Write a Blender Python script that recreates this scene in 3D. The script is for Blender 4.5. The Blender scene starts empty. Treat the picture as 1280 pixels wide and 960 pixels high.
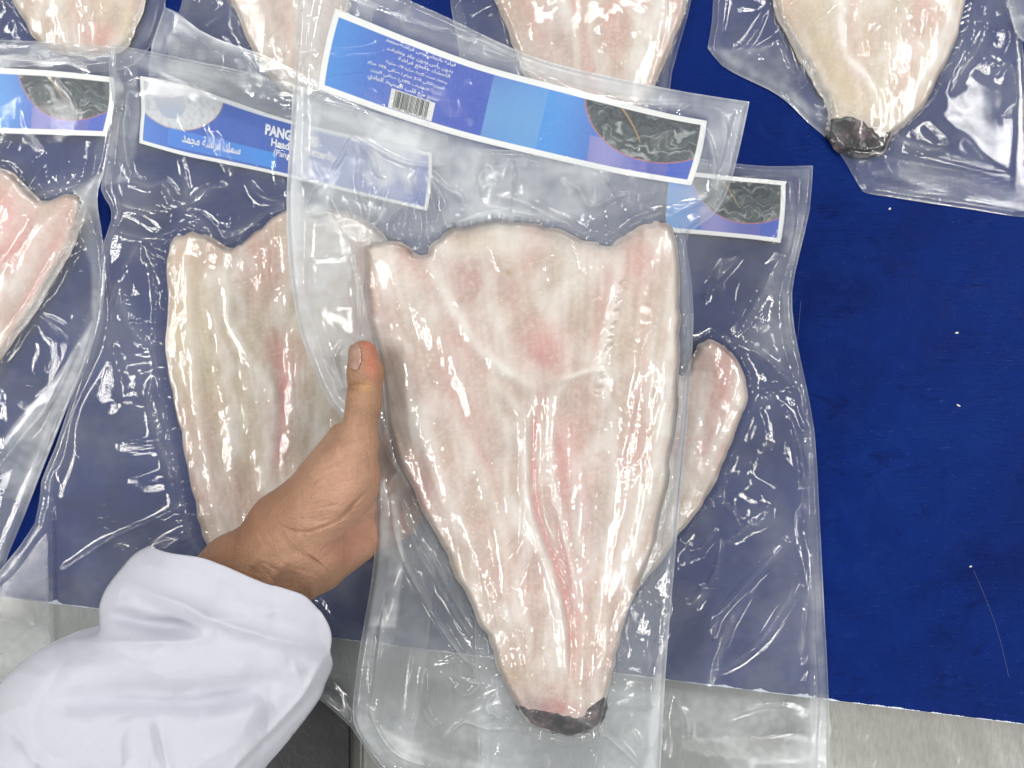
import bpy, math, random
import numpy as np
from mathutils import Vector

# ------------------------------------------------------------------ camera, light, exposure
random.seed(7)
SC = bpy.context.scene
COL = SC.collection
CAM_H = 0.60                 # metres from the lens down to the cutting board
FPX = 970.0                  # focal length in pixels of the 1280 px wide frame

cam = bpy.data.objects.new('camera', bpy.data.cameras.new('camera'))
COL.objects.link(cam)
cam.location = (0, 0, CAM_H)
cam.rotation_euler = (0, 0, 0)
cam.data.sensor_width = 36.0
cam.data.lens = 36.0 * FPX / 1280.0
cam.data.clip_start = 0.01
cam.data.clip_end = 50
SC.camera = cam

world = bpy.data.worlds.new('World')
SC.world = world
world.use_nodes = True
bg = world.node_tree.nodes['Background']
bg.inputs[0].default_value = (0.93, 0.97, 1.0, 1)
bg.inputs[1].default_value = 0.29

def area(loc, sx, sy, power, aim=(0, 0, 0), col=(1.0, 0.985, 0.95)):
    l = bpy.data.lights.new('ceiling_tube', 'AREA')
    l.shape = 'RECTANGLE'; l.size = sx; l.size_y = sy; l.energy = power; l.color = col
    o = bpy.data.objects.new('ceiling_tube', l); COL.objects.link(o)
    o.location = loc
    d = Vector(aim) - Vector(loc)
    o.rotation_euler = (-math.atan2(loc[1], loc[2]) if sx > sy else 0, math.atan2(loc[0], loc[2]) if sy > sx else 0, 0)
    return o
# rows of fluorescent tubes on the ceiling of the packing room
for (x, y, sx, sy, p) in [(-2.1, .3, .08, 1.9, 40), (2.1, .4, .08, 1.9, 40), (0.0, 1.8, 1.9, .08, 32), (0.2, 3.1, 1.9, .08, 16),
                          (-1.6, -2.2, .08, 1.5, 36), (1.6, -2.2, .08, 1.5, 36)]:
    o = area((x, y, 2.3), sx, sy, p*1.1, (0, 0, 0))

SC.view_settings.view_transform = 'Standard'
SC.view_settings.look = 'None'
SC.view_settings.exposure = -0.12
SC.view_settings.gamma = 1.0
SC.cycles.use_denoising = True
SC.cycles.max_bounces = 12
SC.cycles.diffuse_bounces = 3
SC.cycles.glossy_bounces = 3
SC.cycles.transmission_bounces = 4
SC.cycles.transparent_max_bounces = 40
SC.cycles.caustics_reflective = False
SC.cycles.caustics_refractive = False
SC.cycles.sample_clamp_indirect = 4

# ------------------------------------------------------------------ maths helpers
def srgb(r, g, b):
    f = lambda c: (c/255/12.92) if c/255 <= .04045 else ((c/255+.055)/1.055)**2.4
    return np.array([f(r), f(g), f(b)])

def smooth(a, b, x):
    t = np.clip((x-a)/(b-a), 0, 1)
    return t*t*(3-2*t)

class Plane:
    """z = z0 + gx*x + gy*y; at() carries a measured direction onto that plane"""
    def __init__(s, z0, gx=0., gy=0.): s.z0, s.gx, s.gy = z0, gx, gy
    def at(s, pts, dz=0.0):
        p = np.atleast_2d(np.array(pts, float))
        dx = (p[:, 0]-640)/FPX; dy = -(p[:, 1]-480)/FPX
        t = (CAM_H - s.z0 - dz)/(1 + s.gx*dx + s.gy*dy)
        return np.stack([dx*t, dy*t], 1)
    def z(s, x, y): return s.z0 + s.gx*x + s.gy*y
    def px(s, x=0, y=0): return (CAM_H - s.z(x, y))/FPX   # metres per pixel there
TABLE = Plane(0.0)
def P3(px, py, z):
    t = CAM_H - z
    return np.array([(px-640)/FPX*t, -(py-480)/FPX*t, z])

def lattice(seed, n=256):
    r = np.random.RandomState(seed)
    a = r.rand(n, n)*2*np.pi
    return np.cos(a), np.sin(a)
_L = {}
def noise(x, y, seed=0):
    if seed not in _L: _L[seed] = lattice(seed*7+3)
    gx, gy = _L[seed]
    xi = np.floor(x).astype(int); yi = np.floor(y).astype(int)
    xf = x-xi; yf = y-yi
    u = xf**3*(xf*(xf*6-15)+10); v = yf**3*(yf*(yf*6-15)+10)
    def g(ix, iy, dx, dy):
        a = ix & 255; b = iy & 255
        return gx[a, b]*dx + gy[a, b]*dy
    n00 = g(xi, yi, xf, yf); n10 = g(xi+1, yi, xf-1, yf)
    n01 = g(xi, yi+1, xf, yf-1); n11 = g(xi+1, yi+1, xf-1, yf-1)
    return (n00*(1-u)+n10*u)*(1-v) + (n01*(1-u)+n11*u)*v      # about -0.7..0.7
def fbm(x, y, seed=0, o=3):
    s = 0; a = 1
    for i in range(o):
        s = s + a*noise(x*2**i, y*2**i, seed+i); a *= .5
    return s
def ridged(x, y, seed=0, k=5.0):
    return np.maximum(0, 1-np.abs(noise(x, y, seed))*k)

def catmull(pts, sub=4, closed=True):
    p = np.array(pts, float); n = len(p); out = []
    rng = range(n) if closed else range(n-1)
    for i in rng:
        if closed: a, b, c, d = p[i-1], p[i], p[(i+1) % n], p[(i+2) % n]
        else: a, b, c, d = p[max(i-1, 0)], p[i], p[i+1], p[min(i+2, n-1)]
        if np.allclose(b, c): continue
        for k in range(sub):
            t = k/sub
            out.append(.5*((2*b)+(-a+c)*t+(2*a-5*b+4*c-d)*t*t+(-a+3*b-3*c+d)*t**3))
    if not closed: out.append(p[-1])
    return np.array(out)

def seg_dist(X, Y, pts, closed=False):
    """distance, arclength, nearest point, signed side"""
    n = len(pts); best = np.full(X.shape, 1e9); arc = np.zeros(X.shape)
    nx = np.zeros(X.shape); ny = np.zeros(X.shape); side = np.zeros(X.shape)
    L = 0.
    for i in range(n if closed else n-1):
        a = pts[i]; b = pts[(i+1) % n]; d = b-a; l2 = d@d
        if l2 < 1e-14: continue
        t = np.clip(((X-a[0])*d[0]+(Y-a[1])*d[1])/l2, 0, 1)
        qx = a[0]+t*d[0]; qy = a[1]+t*d[1]
        q = (X-qx)**2+(Y-qy)**2
        m = q < best
        best = np.where(m, q, best); l = math.sqrt(l2)
        arc = np.where(m, L+t*l, arc); nx = np.where(m, qx, nx); ny = np.where(m, qy, ny)
        side = np.where(m, np.sign((X-a[0])*d[1]-(Y-a[1])*d[0]), side)
        L += l
    return np.sqrt(best), arc, nx, ny, side, L

def inside(X, Y, pts):
    r = np.zeros(X.shape, bool); n = len(pts)
    for i in range(n):
        x1, y1 = pts[i]; x2, y2 = pts[(i+1) % n]
        if y1 == y2: continue
        c = ((y1 > Y) != (y2 > Y)) & (X < (x2-x1)*(Y-y1)/(y2-y1)+x1)
        r ^= c
    return r

def stroke(X, Y, pts, w, prof='ridge'):
    """1 on the line falling to 0 about w away, tapered at both ends"""
    out = np.zeros(X.shape)
    m = (X > pts[:, 0].min()-4*w) & (X < pts[:, 0].max()+4*w) & (Y > pts[:, 1].min()-4*w) & (Y < pts[:, 1].max()+4*w)
    if not m.any(): return out
    d, arc, _, _, side, L = seg_dist(X[m], Y[m], pts)
    tap = np.clip(np.minimum(arc, L-arc)/(0.3*L+1e-9), 0, 1)**.6
    if prof == 'ridge': v = np.exp(-(d/w)**1.3)
    elif prof == 'soft': v = np.exp(-(d/w)**2); 
    elif prof == 'step': v = smooth(-w, w, d*side); tap = tap*np.exp(-(d/(3.5*w))**2)
    out[m] = v*tap
    return out

# ------------------------------------------------------------------ mesh helpers
def mesh_np(name, V, F, mat=None, parent=None, attrs=None, cols=None, shade=True):
    me = bpy.data.meshes.new(name)
    F = np.asarray(F)
    me.vertices.add(len(V)); me.vertices.foreach_set('co', np.asarray(V, np.float32).ravel())
    k = F.shape[1]
    me.loops.add(F.size); me.loops.foreach_set('vertex_index', F.ravel().astype(np.int32))
    me.polygons.add(len(F)); me.polygons.foreach_set('loop_start', (np.arange(len(F))*k).astype(np.int32))
    me.update(calc_edges=True)
    if shade: me.polygons.foreach_set('use_smooth', np.ones(len(F), bool))
    for n, a in (attrs or {}).items():
        at = me.attributes.new(n, 'FLOAT', 'POINT'); at.data.foreach_set('value', np.asarray(a, np.float32).ravel())
    if cols is not None:
        c = np.ones((len(V), 4), np.float32); c[:, :3] = np.clip(cols, 0, 1)
        at = me.color_attributes.new('tint', 'FLOAT_COLOR', 'POINT'); at.data.foreach_set('color', c.ravel())
    if mat: me.materials.append(mat)
    me.validate()
    o = bpy.data.objects.new(name, me); COL.objects.link(o)
    if parent is not None: o.parent = parent
    return o

def region(poly, step):
    """grid cells inside a closed outline with the rim snapped to it -> x, y, faces"""
    x0, y0 = poly.min(0)-step; x1, y1 = poly.max(0)+step
    xs = np.arange(x0, x1+step, step); ys = np.arange(y0, y1+step, step)
    cx, cy = np.meshgrid(xs[:-1]+step/2, ys[:-1]+step/2, indexing='ij')
    keep = inside(cx, cy, poly)
    n, m = len(xs), len(ys)
    used = np.zeros((n, m), int); kk = keep.astype(int)
    used[:-1, :-1] += kk; used[1:, :-1] += kk; used[:-1, 1:] += kk; used[1:, 1:] += kk
    idx = -np.ones((n, m), int); sel = used > 0
    idx[sel] = np.arange(sel.sum())
    X, Y = np.meshgrid(xs, ys, indexing='ij')
    x = X[sel].copy(); y = Y[sel].copy(); rim = (used[sel] < 4)
    _, _, nx, ny, _, _ = seg_dist(x[rim], y[rim], poly, True)
    x[rim] = nx; y[rim] = ny
    I, J = np.nonzero(keep)
    F = np.stack([idx[I, J], idx[I+1, J], idx[I+1, J+1], idx[I, J+1]], 1)
    return x, y, F, rim

def rim_loop(F):
    """directed boundary edges of a face set"""
    e = np.concatenate([F[:, [i, (i+1) % F.shape[1]]] for i in range(F.shape[1])])
    key = e[:, 0].astype(np.int64)*10**7+e[:, 1]; rev = e[:, 1].astype(np.int64)*10**7+e[:, 0]
    return e[~np.isin(key, rev)]

def solid(x, y, zt, zb, F):
    """top sheet, bottom sheet and the wall between them"""
    n = len(x)
    V = np.concatenate([np.stack([x, y, zt], 1), np.stack([x, y, zb], 1)])
    e = rim_loop(F)
    W = np.stack([e[:, 1], e[:, 0], e[:, 0]+n, e[:, 1]+n], 1)
    return V, np.concatenate([F, F[:, ::-1]+n, W])

def poly_obj(name, pts3, faces, mat, parent=None):
    me = bpy.data.meshes.new(name); me.from_pydata([tuple(p) for p in pts3], [], faces); me.update()
    me.materials.append(mat)
    o = bpy.data.objects.new(name, me); COL.objects.link(o)
    if parent is not None: o.parent = parent
    return o

def tag(o, label=None, cat=None, group=None, kind=None):
    if label: o['label'] = label
    if cat: o['category'] = cat
    if group: o['group'] = group
    if kind: o['kind'] = kind
    return o
def empty(name, loc):
    o = bpy.data.objects.new(name, None); COL.objects.link(o); o.location = loc; o.empty_display_size = .02
    return o
def adopt(root, o):
    """parent keeping the child's world coordinates"""
    o.parent = root
    o.matrix_parent_inverse = root.matrix_world.inverted() if False else __import__('mathutils').Matrix.Translation(-Vector(root.location))
    return o

# ------------------------------------------------------------------ materials
class NT:
    def __init__(s, name):
        s.m = bpy.data.materials.new(name); s.m.use_nodes = True; s.t = s.m.node_tree; s.t.nodes.clear()
        s.out = s.n('ShaderNodeOutputMaterial')
        s.tc = s.n('ShaderNodeTexCoord')
    def n(s, typ, **kw):
        a = s.t.nodes.new(typ)
        for k, v in kw.items(): setattr(a, k, v)
        return a
    def l(s, a, b): s.t.links.new(a, b)
    def set(s, sock, v):
        if hasattr(v, 'is_linked') or isinstance(v, bpy.types.NodeSocket): s.l(v, sock)
        else:
            if isinstance(v, (tuple, list, np.ndarray)) and len(v) == 3 and sock.type == 'RGBA': v = (*v, 1)
            sock.default_value = v
    def math(s, op, a, b=0.0, c=None, clamp=False):
        n = s.n('ShaderNodeMath', operation=op, use_clamp=clamp); s.set(n.inputs[0], a); s.set(n.inputs[1], b)
        if c is not None: s.set(n.inputs[2], c)
        return n.outputs[0]
    def noise(s, scale, detail=3, rough=.5, vec=None, dist=0.):
        n = s.n('ShaderNodeTexNoise'); n.inputs['Scale'].default_value = scale; n.inputs['Detail'].default_value = detail
        n.inputs['Roughness'].default_value = rough; n.inputs['Distortion'].default_value = dist
        s.l(vec or s.tc.outputs['Object'], n.inputs['Vector']); return n.outputs['Fac']
    def map(s, scale=(1, 1, 1), rot=(0, 0, 0)):
        n = s.n('ShaderNodeMapping'); n.inputs['Scale'].default_value = scale; n.inputs['Rotation'].default_value = rot
        s.l(s.tc.outputs['Object'], n.inputs['Vector']); return n.outputs[0]
    def ramp(s, fac, stops):
        r = s.n('ShaderNodeValToRGB'); e = r.color_ramp.elements
        while len(e) > 1: e.remove(e[-1])
        for i, (p, c) in enumerate(stops):
            q = e[0] if i == 0 else e.new(p)
            q.position = p; q.color = (*c, 1) if not np.isscalar(c) else (c, c, c, 1)
        s.set(r.inputs[0], fac); return r.outputs[0]
    def mix(s, fac, a, b, typ='MIX'):
        n = s.n('ShaderNodeMix', data_type='RGBA', blend_type=typ)
        s.set(n.inputs[0], fac); s.set(n.inputs[6], a); s.set(n.inputs[7], b); return n.outputs[2]
    def attr(s, name, out='Fac'):
        a = s.n('ShaderNodeAttribute'); a.attribute_name = name; return a.outputs[out]
    def bump(s, h, strength=.3, dist=.001, nrm=None):
        b = s.n('ShaderNodeBump'); b.inputs['Strength'].default_value = strength; b.inputs['Distance'].default_value = dist
        s.l(h, b.inputs['Height'])
        if nrm: s.l(nrm, b.inputs['Normal'])
        return b.outputs[0]
    def pr(s, color, rough=.5, **kw):
        p = s.n('ShaderNodeBsdfPrincipled'); s.set(p.inputs['Base Color'], color); s.set(p.inputs['Roughness'], rough)
        for k, v in kw.items(): s.set(p.inputs[k.replace('_', ' ')], v)
        s.l(p.outputs[0], s.out.inputs[0]); return p

def film_material(name='clear_film', tone=(.79, .82, .835)):
    t = NT(name)
    haze = t.attr('haze'); seal = t.attr('seal')
    tr = t.n('ShaderNodeBsdfTransparent'); tr.inputs[0].default_value = (.98, .985, .99, 1)
    df = t.n('ShaderNodeBsdfDiffuse'); df.inputs[0].default_value = (*tone, 1)
    tl = t.n('ShaderNodeBsdfTranslucent'); tl.inputs[0].default_value = (*tone, 1)
    dm = t.n('ShaderNodeMixShader'); dm.inputs[0].default_value = .4
    t.l(df.outputs[0], dm.inputs[1]); t.l(tl.outputs[0], dm.inputs[2])
    m1 = t.n('ShaderNodeMixShader'); t.l(haze, m1.inputs[0]); t.l(tr.outputs[0], m1.inputs[1]); t.l(dm.outputs[0], m1.inputs[2])
    # embossed channel pattern of the vacuum pouch where 'seal' is high
    sp = t.n('ShaderNodeSeparateXYZ'); t.l(t.map((1, 1, 1), (0, 0, .62)), sp.inputs[0])
    k = 2*math.pi/.0017
    w = t.math('MULTIPLY', t.math('SINE', t.math('MULTIPLY', sp.outputs[0], k)), t.math('SINE', t.math('MULTIPLY', sp.outputs[1], k)))
    h = t.math('MULTIPLY', w, t.math('MULTIPLY', seal, .00006))
    n1 = t.math('MULTIPLY', t.noise(110, 1, .5), .00002)
    # condensation beads
    vo = t.n('ShaderNodeTexVoronoi'); vo.inputs['Scale'].default_value = 420; t.l(t.tc.outputs['Object'], vo.inputs['Vector'])
    bead = t.math('SUBTRACT', .30, vo.outputs['Distance'], clamp=True)
    pick = t.n('ShaderNodeSeparateColor'); t.l(vo.outputs['Color'], pick.inputs[0])
    spot = t.math('GREATER_THAN', pick.outputs[0], .78)
    bead = t.math('MULTIPLY', t.math('MULTIPLY', bead, spot), t.math('MULTIPLY', t.attr('bead'), .0012))
    nb = t.bump(t.math('ADD', t.math('ADD', h, n1), bead), 1.0, 1.0)
    gl = t.n('ShaderNodeBsdfGlossy'); gl.inputs[0].default_value = (1, 1, 1, 1)
    t.set(gl.inputs['Roughness'], t.math('ADD', .03, t.math('MULTIPLY', seal, .09)))
    t.l(nb, gl.inputs['Normal'])
    fr = t.n('ShaderNodeFresnel'); t.l(nb, fr.inputs['Normal'])
    geo = t.n('ShaderNodeNewGeometry')      # one thin sheet: the same index from either side
    t.l(t.math('SUBTRACT', 1.5, t.math('MULTIPLY', geo.outputs['Backfacing'], 1.5-1/1.5)), fr.inputs[0])
    f2 = t.math('MULTIPLY', fr.outputs[0], 1.25, clamp=True)
    m2 = t.n('ShaderNodeMixShader'); t.l(f2, m2.inputs[0]); t.l(m1.outputs[0], m2.inputs[1]); t.l(gl.outputs[0], m2.inputs[2])
    t.l(m2.outputs[0], t.out.inputs[0])
    return t.m
def back_material():
    t = NT('back_film')
    tr = t.n('ShaderNodeBsdfTransparent'); tr.inputs[0].default_value = (.97, .975, .98, 1)
    df = t.n('ShaderNodeBsdfDiffuse'); df.inputs[0].default_value = (.79, .82, .84, 1)
    m1 = t.n('ShaderNodeMixShader'); t.l(t.attr('haze'), m1.inputs[0]); t.l(tr.outputs[0], m1.inputs[1]); t.l(df.outputs[0], m1.inputs[2])
    t.l(m1.outputs[0], t.out.inputs[0]); return t.m
M_FILM = film_material()
M_BACK = back_material()

def mat_flesh():
    t = NT('raw_fish_flesh')
    c = t.attr('tint', 'Color')
    n = t.noise(330, 4, .7); n2 = t.noise(85, 4, .65, t.map((1, .45, 1)), dist=.8)
    c = t.mix(t.ramp(n2, [(.45, 0.), (.8, .22)]), c, (.70, .50, .44))
    c = t.mix(t.ramp(n, [(.48, 0.), (.75, .32)]), c, (.84, .80, .75))
    h = t.math('ADD', t.math('MULTIPLY', n, .00016), t.math('MULTIPLY', n2, .0003))
    p = t.pr(c, .42, Normal=t.bump(h, .8, 1.0))
    p.inputs['Subsurface Weight'].default_value = .25
    p.inputs['Subsurface Radius'].default_value = (1.0, .45, .3)
    p.inputs['Subsurface Scale'].default_value = .003
    return t.m
M_FLESH = mat_flesh()
def mat_skin_dark():
    t = NT('dark_fish_skin')
    n = t.noise(70, 4, .6, dist=.8)
    c = t.ramp(n, [(.32, (.010, .010, .012)), (.5, (.035, .030, .033)), (.62, (.10, .070, .075)), (.8, (.26, .19, .19))])
    t.pr(c, .22, Normal=t.bump(n, .8, .003))
    return t.m
M_FSKIN = mat_skin_dark()
def mat_board():
    t = NT('blue_cutting_board')
    n = t.noise(9, 5, .6, dist=.4); n2 = t.noise(34, 5, .6, dist=1.2)
    c = t.ramp(n, [(.3, (.0004, .0075, .074)), (.55, (.0006, .0135, .120)), (.8, (.0012, .019, .14))])
    c = t.mix(t.ramp(n2, [(.48, 0.), (.75, .45)]), c, (.007, .026, .155))
    # knife scores: thin lines from stretched noise in three directions
    sc = None
    for a, s_ in ((.35, 26), (1.25, 20), (2.4, 23), (2.9, 15)):
        q = t.noise(s_, 3, .5, t.map((1, 16, 1), (0, 0, a)), .3)
        r = t.ramp(t.math('ABSOLUTE', t.math('SUBTRACT', q, .5)), [(0., 1.), (.006, 0.)])
        gate = t.ramp(t.noise(7+s_/4, 2, .5, t.map((1, 1, 1), (0, 0, a+1))), [(.52, 0.), (.62, 1.)])
        r = t.math('MULTIPLY', r, gate)
        sc = r if sc is None else t.math('MAXIMUM', sc, r)
    c = t.mix(t.math('MULTIPLY', sc, .75), c, (.025, .06, .24))
    dk = t.ramp(t.noise(22, 4, .7, t.map((1, 2.5, 1), (0, 0, -.6)), .8), [(.60, 0.), (.68, 1.)])
    c = t.mix(t.math('MULTIPLY', dk, .45), c, (.0003, .004, .05))
    spk = t.ramp(t.noise(900, 1, .5), [(.76, 0.), (.79, 1.)])
    c = t.mix(t.math('MULTIPLY', spk, .5), c, (.18, .22, .42))
    h = t.math('ADD', t.math('MULTIPLY', sc, -.0002), t.math('MULTIPLY', t.noise(500, 3, .6), .00010))
    t.pr(c, t.ramp(n2, [(.35, .42), (.7, .62)]), Normal=t.bump(h, 1., 1.), Specular_IOR_Level=.06)
    return t.m
M_BOARD = mat_board()
def mat_steel():
    t = NT('brushed_steel')
    n = t.noise(420, 4, .7, t.map((1, .22, 1), (0, 0, .12))); n2 = t.noise(12, 5, .6, dist=1.0); n3 = t.noise(75, 3, .6, t.map((1, .3, 1), (0, 0, -.5)))
    c = t.ramp(n, [(.3, (.22, .22, .205)), (.7, (.30, .30, .28))])
    c = t.mix(t.ramp(n2, [(.4, 0.), (.7, .35)]), c, (.19, .19, .17))
    c = t.mix(t.ramp(n3, [(.66, 0.), (.72, .4)]), c, (.6, .6, .57))
    h = t.math('ADD', t.math('MULTIPLY', n, .0001), t.math('MULTIPLY', n3, .0003))
    t.pr(c, t.ramp(n2, [(.3, .34), (.7, .52)]), Metallic=.75, Normal=t.bump(h, 1., 1.))
    return t.m
M_STEEL = mat_steel()
def mat_plain(name, c, rough=.5, bump=0., scale=200, **kw):
    t = NT(name); n = t.noise(scale, 4, .6)
    cc = t.mix(t.ramp(n, [(.3, 0.), (.8, 1.)]), tuple(np.array(c)*.86), tuple(np.clip(np.array(c)*1.12, 0, 1)))
    p = t.pr(cc, rough, **kw)
    if bump: t.l(t.bump(n, 1., bump), p.inputs['Normal'])
    return t.m
M_WHITE = mat_plain('white_card', (.70, .70, .68), .5)
M_INK = mat_plain('white_ink', (.78, .80, .84), .5)
M_BLACK = mat_plain('black_ink', (.05, .055, .05), .5)
M_CRUMB = mat_plain('pale_plastic_shaving', (.72, .66, .62), .5)
M_HAIR = mat_plain('grey_hair', (.20, .22, .30), .5)
M_FRAY = mat_plain('frayed_board_edge', (.62, .68, .80), .6)
M_TRAY = mat_plain('dark_grey_plastic', (.030, .030, .032), .28, .0004, 60)
def mat_print():
    t = NT('printed_label'); c = t.attr('tint', 'Color')
    c = t.mix(t.ramp(t.noise(700, 2, .5), [(.3, .05), (.8, .14)]), c, (.42, .50, .62))
    t.pr(c, .38); return t.m
M_PRINT = mat_print()
def mat_skin():
    t = NT('skin'); c = t.attr('tint', 'Color')
    n = t.noise(95, 5, .65, dist=.4); n2 = t.noise(420, 3, .6)
    c = t.mix(t.ramp(n, [(.35, 0.), (.75, .30)]), c, (.22, .085, .045))
    w = t.n('ShaderNodeTexVoronoi'); w.inputs['Scale'].default_value = 900; w.feature = 'DISTANCE_TO_EDGE'
    t.l(t.map((1, 1.0, 1), (0, 0, .8)), w.inputs['Vector'])
    # skin texture: fine crossing lines, stretched across the wrist
    s1 = t.noise(230, 4, .7, t.map((1, .18, 1), (0, 0, -.35)), .5)
    s2 = t.noise(190, 4, .7, t.map((.2, 1, 1), (0, 0, -.35)), .5)
    h = t.math('ADD', t.math('MULTIPLY', w.outputs['Distance'], .0008), t.math('ADD', t.math('MULTIPLY', s1, .0014), t.math('ADD', t.math('MULTIPLY', s2, .0010), t.math('MULTIPLY', n2, .0003))))
    p = t.pr(c, .48, Normal=t.bump(h, .8, 1.))
    p.inputs['Subsurface Weight'].default_value = .15
    p.inputs['Subsurface Radius'].default_value = (1., .35, .2); p.inputs['Subsurface Scale'].default_value = .003
    return t.m
M_SKIN = mat_skin()
M_NAIL = mat_plain('fingernail', (.31, .19, .14), .35, Coat_Weight=.1)
def mat_cloth():
    t = NT('white_cotton')
    sp = t.n('ShaderNodeSeparateXYZ'); t.l(t.map((1, 1, 1), (0, 0, .45)), sp.inputs[0])
    k = 2*math.pi/.00055
    w = t.math('MULTIPLY', t.math('SINE', t.math('MULTIPLY', sp.outputs[0], k)), t.math('SINE', t.math('MULTIPLY', sp.outputs[1], k)))
    n = t.noise(35, 4, .6)
    c = t.mix(t.math('MULTIPLY_ADD', w, .04, .04), (.575, .58, .65), (.50, .505, .585))
    c = t.mix(t.ramp(n, [(.3, 0.), (.8, .15)]), c, (.60, .61, .72))
    h = t.math('ADD', t.math('MULTIPLY', w, .00010), t.math('MULTIPLY', n, .0016))
    t.pr(c, .85, Normal=t.bump(h, .9, 1.), Sheen_Weight=.2)
    return t.m
M_CLOTH = mat_cloth()

# ------------------------------------------------------------------ table and board
def slab(name, poly, z0, z1, mat, bev=.0015, parent=None):
    """extruded outline with a bevelled upper rim"""
    n = len(poly); c = poly.mean(0)
    d = poly-c; inner = c+d*(1-bev/np.linalg.norm(d, axis=1, keepdims=True))
    V = [(*p, z0) for p in poly]+[(*p, z1-bev) for p in poly]+[(*p, z1) for p in inner]
    F = []
    for i in range(n):
        j = (i+1) % n
        F += [(i, j, n+j, n+i), (n+i, n+j, 2*n+j, 2*n+i)]
    F += [tuple(range(2*n, 3*n)), tuple(range(n))[::-1]]
    return poly_obj(name, V, F, mat, parent)

steel = slab('steel_table', np.array([(-1.3, -.8), (1.3, -.8), (1.3, 1.1), (-1.3, 1.1)]), -.05, -.012, M_STEEL)
tag(steel, kind='structure')

e0 = TABLE.at([(-900, 634)])[0]; e1 = TABLE.at([(2200, 1020)])[0]
board = empty('cutting_board', (0, 0, 0))
tag(board, 'large blue plastic cutting board with a frayed white lower edge', 'cutting board')
bp = [e0, e1, np.array([e1[0], .75]), np.array([e0[0], .75])]
b = slab('board', np.array(bp), -.0119, 0., M_BOARD, parent=board)
# the frayed rim: a thin ragged burr of curled plastic along the lower edge
rs = np.random.RandomState(3)
d = (e1-e0)/np.linalg.norm(e1-e0); nrm = np.array([-d[1], d[0]])
L = np.linalg.norm(e1-e0); N = 2200
s = np.linspace(0, L, N)
amp = .0001+.0013*np.maximum(0, noise(s*60, s*0, 5)-.05)*1.5 + .0004*rs.rand(N)*(noise(s*30, s*0+4, 6) > -.1)
amp += .0020*np.maximum(0, ridged(s*17, s*0+3.3, 9, 9))*(rs.rand(N)*.4+.6)*(noise(s*7, s*0+1, 2) > .0)
amp = amp*1.5+.0002
vs = []; fs = []
for i in range(N):
    p = e0+d*s[i]
    o1 = p-nrm*.0003; o2 = p+nrm*.0002; o3 = p+nrm*(amp[i])
    vs += [(*o1, -.0022-.0006*rs.rand()), (*o2, .0004+amp[i]*.35), (*o3, .0003+amp[i]*.1)]
    if i:
        a = 3*i
        fs += [(a-3, a, a+1, a-2), (a-2, a+1, a+2, a-1)]
o = poly_obj('frayed_edge', vs, fs, M_FRAY, board)

def crumb(px, py, r, label, ang=0, el=1.6):
    c = P3(px, py, 0); V = []; F = []
    rr = random.Random(px)
    n = 9
    for k in range(3):
        for i in range(n):
            a = 2*math.pi*i/n; q = r*(1, .85, .35)[k]*(.75+.5*rr.random())
            x = q*math.cos(a)*el; y = q*math.sin(a)
            V.append((c[0]+x*math.cos(ang)-y*math.sin(ang), c[1]+x*math.sin(ang)+y*math.cos(ang), .0002+r*(0, .5, .85)[k]))
    for k in range(2):
        for i in range(n):
            j = (i+1) % n; F.append((k*n+i, k*n+j, (k+1)*n+j, (k+1)*n+i))
    F.append(tuple(range(2*n, 3*n)))
    o = poly_obj('plastic_shaving', V, F, M_CRUMB); tag(o, label, 'shaving', 'tiny shavings on the blue board')
crumb(1213, 708, .0007, 'pale shaving at the upper end of the long thin hair on the blue board', .3)
crumb(1196, 416, .0007, 'tiny pale speck below the top right fish bag, uppermost speck on the bare blue board', .1, 2.2)
crumb(1198, 507, .0007, 'tiny pale shaving in the middle right of the bare blue board', -.5, 2.5)
crumb(1112, 261, .0008, 'tiny reddish pale speck right under the edge of the top right fish bag', .4, 1.2)
def wire(name, pts, r, mat, parent=None, n=6):
    pts = [np.array(p, float) for p in pts]; V = []; F = []
    for i, p in enumerate(pts):
        t_ = pts[min(i+1, len(pts)-1)]-pts[max(i-1, 0)]; t_ /= np.linalg.norm(t_)
        u = np.cross(t_, (0, 0, 1)); u /= np.linalg.norm(u); v = np.cross(u, t_)
        for k in range(n):
            a = 2*math.pi*k/n; V.append(p+r*(math.cos(a)*u+math.sin(a)*v))
        if i:
            for k in range(n): F.append(((i-1)*n+k, (i-1)*n+(k+1) % n, i*n+(k+1) % n, i*n+k))
    return poly_obj(name, V, F, mat, parent)
hp = catmull([(1217, 713), (1232, 748), (1244, 780), (1253, 812), (1261, 846)], 5, False)
h = wire('hair', [P3(a, b_, .0004) for a, b_ in hp], .00007, M_HAIR)
tag(h, 'long thin pale hair lying on the lower right of the blue board', 'hair')
hp = catmull([(997, 425), (999, 400), (1001, 376)], 4, False)
h = wire('hair', [P3(a, b_, .0005) for a, b_ in hp], .00007, M_HAIR)
tag(h, 'short straight hair on the blue board beside the right edge of the bag behind', 'hair')

# dark tray corner at the lower edge of the table, below the sleeve
tp = []
cx, cy, r = 412, 902, 26
for a in np.linspace(90, 0, 7): tp.append((cx+r*math.cos(math.radians(a)), cy-r*math.sin(math.radians(a))-8))
tray_o = Plane(.004).at([(150, 850), (395, 868)]+tp+[(436, 1080), (150, 1080)])
tray = empty('plastic_tray', (*tray_o.mean(0), -.012))
tag(tray, 'dark grey plastic tray with a rounded corner, below the white sleeve at the table edge', 'tray')
def adopt_t(o, root): o.location = -Vector(root.location); o.parent = root; return o
adopt_t(slab('base', tray_o, -.0118, -.002, M_TRAY, .003), tray)
rim = [(*p, -.0015) for p in tray_o]; rim.append(rim[0])
adopt_t(wire('rim', [p for p in rim if True], .0009, M_TRAY), tray)

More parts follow.
